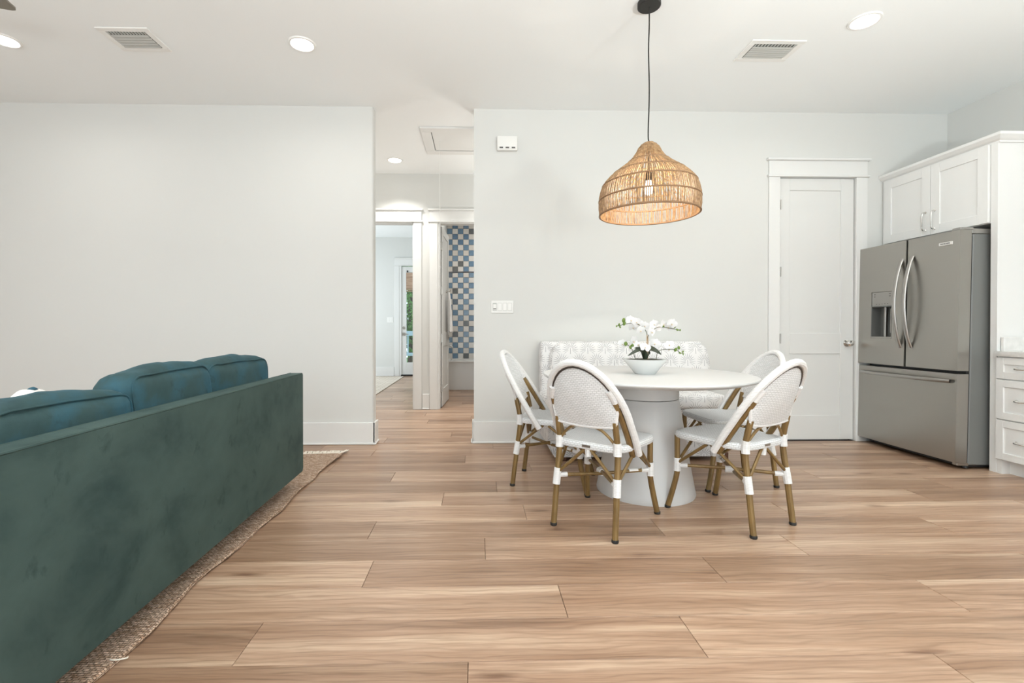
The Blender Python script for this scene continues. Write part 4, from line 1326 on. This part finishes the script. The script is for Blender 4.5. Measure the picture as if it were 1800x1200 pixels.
# ------------------------------------------------------------------ ceiling fan (one blade reaches into view)
fn = empty('ceiling_fan', (-3.02, 2.18, 2.65), label='ceiling fan with a dark grey-brown blade over the sofa', cat='ceiling fan')
MB().lathe([(0.05, -0.08), (0.09, -0.06), (0.10, 0.0), (0.09, 0.05), (0.05, 0.07), (0.015, 0.08)], 28).build('motor_housing', NICKEL, fn)
MB().tube([(0, 0, 0.07), (0, 0, 0.40)], 0.013, 10).build('downrod', NICKEL, fn)
MB().lathe([(0.02, 0.32), (0.06, 0.36), (0.065, 0.40)], 24).build('canopy', NICKEL, fn)
bl0 = None
for k in range(3):
    if bl0 is None:
        mb = MB()
        pl_ = [(0.12, -0.045), (0.30, -0.058), (0.715, -0.064), (0.738, -0.058), (0.746, -0.040), (0.752, 0.040), (0.745, 0.056), (0.728, 0.062), (0.30, 0.058), (0.12, 0.045)]
        mb.prism(pl_, 'z', -0.004, 0.004); bl = bl0 = mb.build('blade', GREYWOOD, fn)
        mb = MB().box(0.08, 0.22, -0.018, 0.018, -0.010, -0.003, 0.002); arm0 = mb.build('blade_arm', NICKEL, bl)
    else:
        bl = share('blade', bl0, fn, (0, 0, 0)); share('blade_arm', arm0, bl, (0, 0, 0))
    bl.rotation_euler = (0, 0, math.radians(16 + 120 * k))

# ------------------------------------------------------------------ bathroom things
tubo = empty('bathtub', (0, 0, 0), label='white alcove bathtub under the checkerboard tiles', cat='bathtub')
mb = MB(); mb.box(-0.565, 0.995, 8.05, 8.09, 0.0, 0.47, 0.004); mb.box(-0.565, 0.995, 8.035, 8.14, 0.462, 0.497, 0.010, 2)
mb.box(-0.565, 0.995, 8.72, 8.80, 0.1, 0.492, 0.008, 2); mb.box(-0.565, -0.48, 8.14, 8.72, 0.1, 0.492, 0.004); mb.box(0.91, 0.995, 8.14, 8.72, 0.1, 0.492, 0.004)
mb.box(-0.565, 0.995, 8.09, 8.80, 0.03, 0.12); mb.build('shell', TUB, tubo)
tag(MB().tube([(-0.52, 8.10, 2.005), (-0.2, 8.045, 2.005), (0.2, 8.02, 2.005), (0.6, 8.05, 2.005), (0.95, 8.10, 2.005)], 0.014, 10).build('shower_rod', NICKEL_D), 'chrome shower rod across the tiled alcove', 'shower rod')
rod = bpy.data.objects['shower_rod']
mb = MB().disc('x', (-0.569, 8.10, 2.005), 0.040, 0.018, 24, 0.006); mb.tube([(-0.56, 8.10, 2.005), (-0.50, 8.10, 2.005)], 0.022, 12)
mb.tube([(-0.515, 8.10, 1.975), (-0.515, 8.10, 2.035)], 0.012, 8); mb.build('flange', NICKEL, rod)
mb = MB().disc('-x', (0.999, 8.10, 2.005), 0.040, 0.018, 24, 0.006); mb.tube([(0.99, 8.10, 2.005), (0.94, 8.10, 2.005)], 0.022, 12); mb.build('flange', CHROME, rod)
fc = empty('tub_faucet', (-0.569, 8.42, 0), label='chrome tub valve and spout on the side wall of the alcove', cat='faucet')
mb = MB().disc('x', (0, 0, 0.855), 0.075, 0.008, 24, 0.003); mb.tube([(0, 0, 0.855), (0.05, 0, 0.855)], 0.022, 12)
mb.tube([(0.045, 0, 0.860), (0.06, -0.01, 0.825), (0.068, -0.02, 0.785)], 0.008, 8); mb.build('valve_handle', CHROME, fc)
mb = MB().tube(smooth_path([(0, 0, 0.74), (0.06, 0, 0.742), (0.105, 0, 0.730), (0.12, 0, 0.700)], 4), 0.021, 12); mb.build('spout', CHROME, fc)
tw = empty('hand_towel', (HIN.x + 0.065, 6.72, 1.0), label='white towel hanging on the open bathroom door', cat='towel')


def tow(u, v):
    w = 0.05 + 0.11 * (1 - v) ** 0.7
    y = (u - 0.5) * 2 * w
    x = 0.004 + 0.030 * (1 - v) ** 0.6 + 0.022 * math.sin(u * 17 + v * 2) * (1 - 0.5 * v)
    return Vector((max(0.002, x), y, 0.56 * v + 0.02 * math.sin(u * 7) * (1 - v)))


mb = MB(); A_ = mb.grid(tow, 28, 16); B_ = mb.grid(lambda u, v: tow(u, v) + Vector((0.010, 0, 0)), 28, 16)
for i in range(27):
    for j in (0, 15): mb.bm.faces.new((A_[i][j], A_[i + 1][j], B_[i + 1][j], B_[i][j]))
for j in range(15):
    for i in (0, 27): mb.bm.faces.new((A_[i][j], A_[i][j + 1], B_[i][j + 1], B_[i][j]))
mb.build('cloth', TOWEL, tw)
mb = MB().disc('x', (-0.032, 0, 0.57), 0.018, 0.01, 14); mb.tube([(-0.026, 0, 0.57), (0.03, 0, 0.575), (0.036, 0, 0.60)], 0.006, 8); mb.build('hook', NICKEL, tw)

# ------------------------------------------------------------------ bedroom things and the porch beyond the glass
tag(MB().box(-3.7, -1.60, 7.35, 10.28, 0.0005, 0.012, 0.003).build('bedroom_rug', BEDRUG), 'pale patterned rug on the bedroom floor', 'rug')
bs = empty('woven_blind', (0, 0, 0), label='folded brown woven blind at the top of the glazed bedroom door', cat='blind')
mb = MB().box(-1.572, -0.918, 10.440, 10.458, 1.93, 2.275, 0.003); mb.build('folded_slats', SHADE_B, bs)
for z in (1.86, 1.885, 1.91):
    MB().box(-1.572, -0.918, 10.432, 10.459, z, z + 0.018, 0.003).build('slat', SHADE_B, bs)
struct('floor_porch', MB().box(-4.0, 2.0, 10.6, 12.4, -0.12, -0.03), DECK)
pr = empty('porch_railing', (0, 0, 0), label='pale blue painted porch railing outside the bedroom door', cat='railing')
for z0, z1 in ((0.86, 0.98), (0.34, 0.42)):
    MB().box(-3.6, 1.6, 12.20, 12.26, z0, z1, 0.004).build('rail', RAILP, pr)
p0 = None
for x in (-3.4, -2.5, -1.62, -0.8, 0.2, 1.2):
    if p0 is None: p0 = q = MB().box(-0.05, 0.05, -0.05, 0.05, -0.03, 1.0, 0.005).build('post', RAILP, pr)
    else: q = share('post', p0, pr, (0, 0, 0))
    q.location = (x, 12.23, 0)
p0 = None
for k in range(30):
    x = -3.3 + k * 0.15
    if p0 is None: p0 = q = MB().box(-0.016, 0.016, -0.016, 0.016, 0.42, 0.86).build('baluster', RAILP, pr)
    else: q = share('baluster', p0, pr, (0, 0, 0))
    q.location = (x, 12.23, 0)
GRASS = mat('lawn_green', (0.10, 0.22, 0.05), 0.9)
struct('ground', MB().box(-9, 7, 12.4, 22, -0.35, -0.30), GRASS)
rr = random.Random(21)


def leafy(name, cx, cy, r_, h0, h1, n, lab):
    o = empty(name, (cx, cy, -0.3), label=lab, cat='tree', group='trees beyond the porch')
    MB().tube([(0, 0, 0), (0.05, 0, h0 + 0.6), (0.0, 0.05, h1 * 0.7)], 0.08, 8).build('trunk', BARK, o)
    mb = MB()
    for k in range(n):
        th = rr.uniform(0, 2 * PI); ph = rr.uniform(-1, 1); rad = rr.uniform(0.55, 1.0)
        p = Vector((math.cos(th) * r_ * rad * math.sqrt(1 - ph * ph), math.sin(th) * r_ * rad * math.sqrt(1 - ph * ph), h0 + (h1 - h0) * (ph * rad * 0.5 + 0.5)))
        d = Vector((rr.uniform(-1, 1), rr.uniform(-1, 1), rr.uniform(-1, 0.6))).normalized(); s_ = d.orthogonal().normalized()
        L = rr.uniform(0.10, 0.18)
        v = [mb.bm.verts.new(p), mb.bm.verts.new(p + d * L * 0.5 + s_ * L * 0.32), mb.bm.verts.new(p + d * L), mb.bm.verts.new(p + d * L * 0.5 - s_ * L * 0.32)]
        mb.bm.faces.new(v)
    f = mb.build('foliage', HEDGE, o, False); f['kind'] = 'stuff'


leafy('leafy_tree', -2.1, 14.6, 1.3, 0.5, 4.4, 6500, 'leafy green tree seen through the glass of the far bedroom door')
leafy('leafy_tree', 1.3, 16.6, 1.5, 0.6, 4.6, 2200, 'green tree standing to the side beyond the porch railing')
leafy('leafy_tree', -5.5, 16.6, 1.5, 0.5, 4.4, 2200, 'green tree beyond the porch railing, hidden by the bedroom wall')
